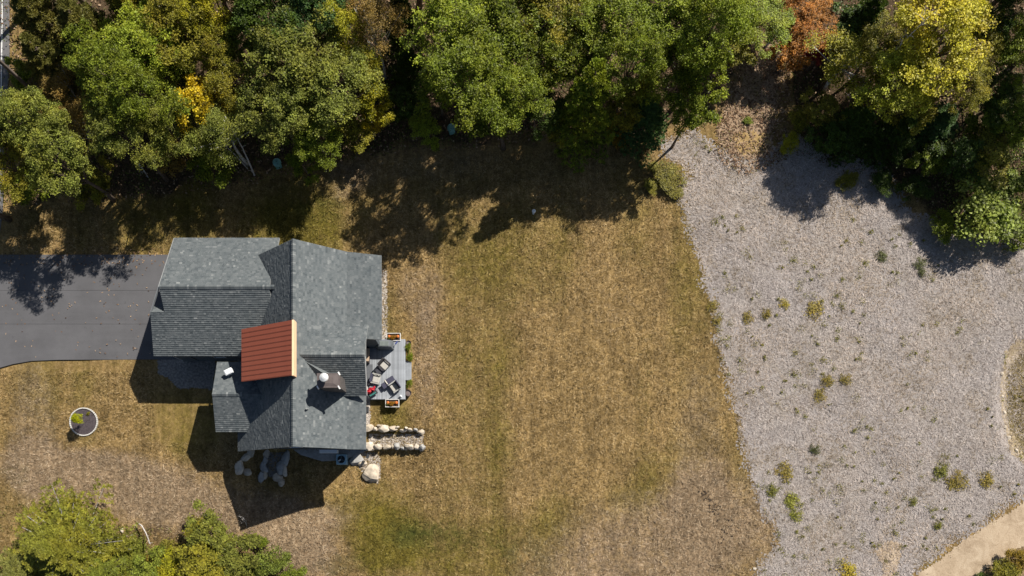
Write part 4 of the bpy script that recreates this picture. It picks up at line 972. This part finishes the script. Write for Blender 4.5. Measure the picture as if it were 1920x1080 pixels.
blk = plain('black_cover', (.035, .038, .042), .7, var=.3, bump=.3); wick = plain('dark_wicker', (.045, .042, .045), .8, var=.4, sc=14, bump=.5); beige = plain('beige_cushion', (.42, .40, .36), .9, var=.08)
navy = plain('navy_cushion', (.055, .055, .085), .85, var=.12); gcov = plain('grey_cover', (.12, .13, .14), .8, var=.25, bump=.6)
# storage / covered boxes
t = thing('storage_bench', 'black lidded storage box in the north west corner of the deck', 'storage box', at(695, 641))
q = MB(); q.box((0, 0, .3), (1.0, .62, .6)); q.build('body', blk, t, bevel=.03)
q = MB(); q.box((0, 0, .63), (1.08, .70, .07)); q.build('lid', plain('slate_lid', (.07, .085, .10), .5), t, bevel=.03); q = MB(); q.box((.05, -.05, .68), (.4, .05, .03)); q.build('handle', plain('grey_handle', (.4, .42, .44), .4), t)
t = thing('barbecue', 'barbecue under a grey fabric cover at the north edge of the deck', 'barbecue', at(723, 649))
import bmesh
bm = bmesh.new(); bmesh.ops.create_cube(bm, size=1); bmesh.ops.subdivide_edges(bm, edges=bm.edges[:], cuts=5, use_grid_fill=True)
for v in bm.verts:
    x, y, z = v.co; k = 1-.18*(z+.5); v.co = Vector((x*1.38*k+math.sin(z*7+y*5)*.012, y*.68*k+math.sin(x*19)*.018, (z+.5)*1.12-.10*max(0, abs(x)-.25)*2*(z+.5)))
me = bpy.data.meshes.new('cover'); bm.to_mesh(me); bm.free(); me.polygons.foreach_set('use_smooth', [True]*len(me.polygons)); link('cover', me, gcov, t)
q = MB(); q.box((-.62, 0, .55), (.3, .45, .4)); q.box((.02, -.02, 1.1), (.75, .42, .08)); q.build('hood_cover', plain('olive_cover', (.14, .16, .15), .8, bump=.5), t, bevel=.05)
t = thing('push_broom', 'thin pole broom lying at the north east corner of the deck', 'broom', at(742, 649))
q = MB(); q.tube([(-.3, -.3, .1), (.1, .15, .5)], .02, 6); q.build('pole', plain('pale_pole', (.5, .52, .55), .5), t); q = MB(); q.box((.12, .18, .5), (.1, .3, .08), rz=-.7); q.build('brush', plain('blue_brush', (.04, .06, .22), .7), t)
t = thing('potting_cabinet', 'low brown cabinet with a tan wood top against the house wall', 'cabinet', at(690, 669))
q = MB(); q.box((-.1, 0, .35), (.5, 1.15, .7)); q.build('body', plain('dark_brown_wood', (.06, .045, .04), .7), t); q = MB(); q.box((.1, .02, .73), (.26, 1.05, .04), rz=-.05); q.build('top', plain('tan_wood', (.42, .31, .22), .7), t)
t = thing('plant_pot', 'round dark pot between the storage box and the cabinet', 'pot', at(689, 655)); q = MB(); q.lathe([(.14, 0), (.2, .4), (.22, .42), (.17, .42), (.15, .34), (.001, .33)]); q.build('pot', blk, t)
q = MB(); q.box((*at(691.5, 699)[:2], DZ0+.008), (.62, 1.42, .012)); tag(q.build('door_mat', plain('mat_fabric', (.11, .115, .125), .95, bump=.4)), 'long grey mat on the deck below the house door', 'mat')
def armchair(px, py, rz, cushion, frame, label, back_c=None):
    t = thing('armchair', label, 'chair', at(px, py), rz, 'lounge seats on the deck')
    q = MB(); q.box((0, 0, .22), (.72, .66, .1)); q.build('seat', frame, t, bevel=.02)
    q = MB(); q.box((0, .36, .52), (.74, .1, .62), rx=-.15); q.build('backrest', back_c or frame, t, bevel=.03)
    for s in (-1, 1):
        q = MB(); q.box((s*.38, 0, .55), (.1, .72, .06)); q.box((s*.38, -.3, .38), (.08, .08, .3)); q.box((s*.38, .3, .38), (.08, .08, .3)); q.build('armrest', frame, t, bevel=.015)
        for s2 in (-1, 1): q = MB(); q.box((s*.34, s2*.3, .09), (.06, .06, .18)); q.build('leg', frame, t)
    q = MB(); q.box((0, -.03, .34), (.6, .6, .14)); q.build('cushion', cushion, t, bevel=.05); return t
armchair(722, 686, -2.45+math.pi+.15, beige, wick, 'dark wicker armchair with a beige cushion, north seat of the deck group')
armchair(706, 712, 1.35, beige, plain('pale_frame', (.34, .33, .3), .8, bump=.3), 'pale beige armchair nearest the house wall', navy)
armchair(741, 727, -.75-.2, beige, plain('light_wicker', (.36, .355, .33), .8, bump=.3), 'pale beige armchair with a navy back, nearest the planter box', navy)
def ottoman(px, py, rz, w_, d_, mat, label, cat='footstool', h_=.38):
    t = thing('footstool' if cat == 'footstool' else 'coffee_table', label, cat, at(px, py), rz)
    q = MB(); q.box((0, 0, h_-.06), (w_, d_, .12)); q.build('top', mat, t, bevel=.03)
    for s in (-1, 1):
        for s2 in (-1, 1): q = MB(); q.box((s*(w_/2-.08), s2*(d_/2-.08), (h_-.12)/2), (.06, .06, h_-.12)); q.build('leg', wick, t)
    return t
ottoman(711.5, 697, .55, .55, .5, plain('charcoal_weave', (.05, .05, .06), .8, bump=.4), 'dark footstool in front of the wicker armchair')
ottoman(732, 715.5, .55, .85, .55, navy, 'navy topped low table in the middle of the seats', 'table', .42)
ottoman(722.5, 723.5, .55, .5, .5, navy, 'navy footstool touching the low table')
q = MB(); q.box((*at(725.5, 718)[:2], DZ0+.45), (.08, .42, .03), rz=.6); tag(q.build('tray', plain('pale_wood', (.6, .56, .48), .6)), 'narrow pale tray lying across the navy table', 'tray')
t = thing('drinks_cooler', 'round grey lidded pot beside the house wall', 'pot', at(690, 718)); q = MB(); q.lathe([(.2, 0), (.24, .4), (.25, .44), (.2, .48), (.05, .5), (.001, .5)]); q.build('body', gcov, t); q = MB(); q.box((0, 0, .52), (.18, .05, .05)); q.build('handle', blk, t)
redf = plain('red_fabric', (.42, .018, .03), .7, var=.2, bump=.4); teal = plain('teal_fabric', (.03, .17, .15), .7)
t = thing('patio_chair', 'folding chair under a crumpled red cloth at the south west deck corner', 'chair', at(697, 737), .55)
q = MB(); q.box((0, -.05, .3), (.95, .55, .1)); q.build('seat', blk, t, bevel=.03); q = MB(); q.box((.05, -.22, .4), (.6, .12, .08)); q.build('edging', teal, t, bevel=.02)
bm = bmesh.new(); bmesh.ops.create_icosphere(bm, subdivisions=3, radius=.5)
for v in bm.verts: v.co = Vector((v.co.x*1.15, v.co.y*.36+math.sin(v.co.x*17)*.05, v.co.z*.42+.55+math.sin(v.co.x*23+v.co.y*11)*.06))
me = bpy.data.meshes.new('cloth'); bm.to_mesh(me); bm.free(); link('cloth', me, redf, t).location = (0, .15, .0)
for s in (-1, 1):
    q = MB(); q.box((s*.4, -.2, .12), (.05, .05, .26)); q.build('leg', blk, t)
t = thing('lantern', 'small white lantern at the south east deck corner', 'lantern', at(752, 743.5)); q = MB(); q.box((0, 0, .12), (.13, .13, .22)); q.build('body', vw, t); q = MB(); q.lathe([(.11, .23), (.03, .31), (.001, .32)], n=8); q.build('lid', vw, t)
q = MB(); q.box((*at(687, 729)[:2], DZ0+.15), (.3, .3, .3)); tag(q.build('crate', plain('pale_crate', (.4, .37, .34), .8), bevel=.03), 'small pale box against the wall behind the red cloth', 'box')
# planter boxes with pumpkins
def pumpkin(p, r, c, label, grp):
    t = thing('pumpkin', label, 'pumpkin', p, random.uniform(0, 3), grp); q = MB(); pr = [(.001, 0)]+[(r*math.sin(a_)**.8*1.05, r*.8*(1-math.cos(a_))) for a_ in np.linspace(.35, 2.75, 8)]+[(.05*r, r*1.48)]
    q.lathe(pr, n=32, lobes=9, amp=.14); q.build('flesh', c, t, sm=True); q = MB(); q.tube([(0, 0, r*1.45), (.02, .01, r*1.75)], [r*.14, r*.09], 6); q.build('stem', plain('pumpkin_stem', (.14, .15, .05), .8), t)
orange = plain('orange_skin', (.55, .15, .03), .5, var=.12)
wf = plain('weathered_white_wood', (.55, .53, .50), .7); soil = plain('soil', (.05, .035, .025), .95, var=.4, sc=12)
def planter(px, py, w_, lab, where):
    c = at(px, py, .66); t = thing('planter_box', lab, 'planter', (c[0], c[1], 0), 0, 'planter boxes on the deck ends')
    d_ = .62
    for s in (-1, 1): q = MB(); q.box((0, s*d_/2, .60), (w_, .05, .24)); q.build('board', wf, t); q = MB(); q.box((s*(w_/2-.025), 0, .60), (.05, d_-.055, .24)); q.build('board', wf, t)
    for s in (-1, 1):
        for s2 in (-1, 1): q = MB(); q.box((s*(w_/2-.06), s2*(d_/2-.06), .24), (.06, .06, .48)); q.build('leg', wf, t)
    q = MB(); q.box((0, 0, .55), (w_-.06, d_-.06, .16)); q.build('soil', soil, t)
    for s, l in ((-1, 'west'), (1, 'east')): pumpkin((c[0]+s*w_*.31, c[1]+.03, .63), .13, orange, 'orange pumpkin at the %s end of the %s planter box' % (l, where), 'pumpkins in the planter boxes')
    m = bpy.data.objects.new('chrysanthemum', VAR['shrub'][0][2]); COL.objects.link(m); m.color = (.34, .17, .02, 1); m.location = (c[0], c[1], .6); m.scale = (.20, .16, .17); tag(m, 'golden flowering plant in the middle of the %s planter box' % where, 'plant', 'flowers in the planter boxes')
    m = bpy.data.objects.new('leafy_plant', VAR['shrub'][1][2]); COL.objects.link(m); m.color = (.15, .17, .03, 1); m.location = (c[0]-w_*.36, c[1]-.12, .6); m.scale = (.09, .08, .12); tag(m, 'small green plant at the west end of the %s planter box' % where, 'plant', 'greenery in the planter boxes')
planter(738, 632, 1.18, 'white edged planter box with pumpkins at the north end of the deck', 'north')
planter(735.5, 756, 1.16, 'white edged planter box with pumpkins at the south end of the deck', 'south')
for i, (x, y, r, l) in enumerate(((766, 653, 9, 'dark green shrub beside the deck, northernmost'), (768, 668, 9, 'green shrub beside the deck, just north of the step'), (767, 719, 8, 'yellow green shrub beside the deck, south of the step'))):
    tree(x, y, r, .9, 'shrub', (GR, LG, LG)[i], l, 'shrubs beside the deck')
def pot(px, py, r, lab):
    t = thing('plant_pot', lab, 'pot', G(px, py), 0, 'round pots beside the deck'); q = MB(); q.lathe([(r*.7, 0), (r, .42), (r*1.03, .46), (r*.88, .46), (r*.85, .36), (.001, .36)], n=24); q.build('pot', plain('brown_pot', (.06, .045, .045), .6), t); q = MB(); q.lathe([(r*.85, .37), (.001, .38)], n=24); q.build('soil', plain('grey_soil', (.16, .13, .125), .95), t)
pot(766.5, 738.5, .27, 'round brown pot at the south east corner of the deck'); pot(767, 645.5, .22, 'round dark pot at the north east corner of the deck')
q = MB(); q.box((*XY(689, 768, .1), .12), (.22, .5, .2)); tag(q.build('hose_reel', blk, bevel=.05), 'black hose box on the gravel south of the deck', 'hose box')
q = MB(); q.box((*XY(688, 855, .3), -.1), (.2, .34, .3), rz=-.4); tag(q.build('garden_light', blk, bevel=.04), 'black box on the gravel at the south east house corner', 'box')

# ------------------------------------------------------------------ tree ring in the front lawn
rc = G(158, 791); R_ = 25.5/SC
ringt = thing('tree_ring', 'round mulched bed edged with white stones in the west lawn', 'flower bed', rc)
q = MB(); q.lathe([(R_, .03), (R_*.5, .07), (.001, .09)], n=40); q.build('mulch', plain('dark_mulch', (.065, .052, .055), .95, var=.5, sc=10, bump=.8), ringt)
wst = plain('white_stone', (.56, .54, .50), .8, var=.12)
q = MB(); q.box((0, 0, .06), (.15, .105, .12), taper=.85); sm2 = q.mesh('stone')
for i in range(44):
    a_ = 2*math.pi*i/44; o = link('stone', sm2, wst, ringt); o.location = (R_*math.cos(a_), R_*math.sin(a_), random.uniform(-.01, .02)); o.rotation_euler = (0, 0, a_+math.pi/2+random.uniform(-.12, .12))
tree(148, 785, 12.5, 2.4, 'shrub', (.42, .44, .02), 'bright yellow green sapling in the stone ringed bed', 'sapling in the bed', cat='tree')
tree(165, 775, 4, .3, 'shrub', OL, 'tiny green plant in the stone ringed bed behind the sapling', 'sapling in the bed', cat='plant')

# ------------------------------------------------------------------ small things round the lawn
t = thing('well_cap', 'white topped pipe standing alone on the lawn', 'pipe', G(1000, 401)); q = MB(); q.tube([(0, 0, 0), (0, 0, .5)], .09, 14); q.build('pipe', vw, t); q = MB(); q.lathe([(.16, .48), (.16, .56), (.1, .62), (.001, .63)], n=16); q.build('cap', vw, t)
green_b = plain('green_plastic', (.17, .36, .33), .5, var=.1)
for (x, y, l) in ((847, 247, 'pale green round topped utility box at the wood edge, in the shade'), (523, 311, 'small green utility box at the lawn edge beneath the grey green tree')):
    t = thing('utility_box', l, 'utility box', G(x, y), .3, 'green utility boxes'); q = MB(); q.box((0, 0, .3), (.5, .55, .6)); q.build('body', green_b, t, bevel=.06); q = MB(); q.lathe([(.36, .58), (.34, .68), (.2, .76), (.001, .78)], n=18); q.build('lid', green_b, t)
# utility pole
px_, py_ = 118, 222
b_ = G(px_, py_); t = thing('utility_pole', 'wooden utility pole with grey transformers leaning over the road', 'utility pole', b_)
wood = plain('pole_wood', (.14, .11, .09), .9, bump=.4); gal = plain('grey_steel', (.45, .50, .53), .4, .2, .1)
q = MB(); q.tube([(0, 0, 0), (0, 0, 11)], [.17, .12], 12); q.build('pole', wood, t)
q = MB(); q.box((0, 0, 9.9), (.12, 2.6, .14)); q.build('crossarm', wood, t)
for s in (-.38, .38): q = MB(); q.lathe([(.001, 0), (.24, .02), (.26, .1), (.26, .8), (.2, .9), (.001, .92)], (-.42, s, 7.7), 16); q.tube([(-.42, s, 8.6), (-.42, s, 8.85)], .06, 8); q.build('transformer', gal, t)
for s in (-1.1, 0, 1.1): q = MB(); q.lathe([(.03, 0), (.07, .05), (.04, .1), (.07, .15), (.001, .2)], (0, s, 9.97), 10); q.build('insulator', vw, t)
# dark clods on the dry lawn corner
q = MB()
for i in range(40):
    k = random.random(); p = G(1318+30*k+random.gauss(0, 5), 925+38*k+random.gauss(0, 5), .03); q.box(p, (random.uniform(.06, .2), random.uniform(.05, .12), .07), rz=random.random()*3)
for i in range(14):
    p = G(random.gauss(1360, 8), random.gauss(1000, 20), .03); q.box(p, (random.uniform(.06, .18), random.uniform(.05, .12), .07), rz=random.random()*3)
q.build('soil_clods', soil, kind='stuff')
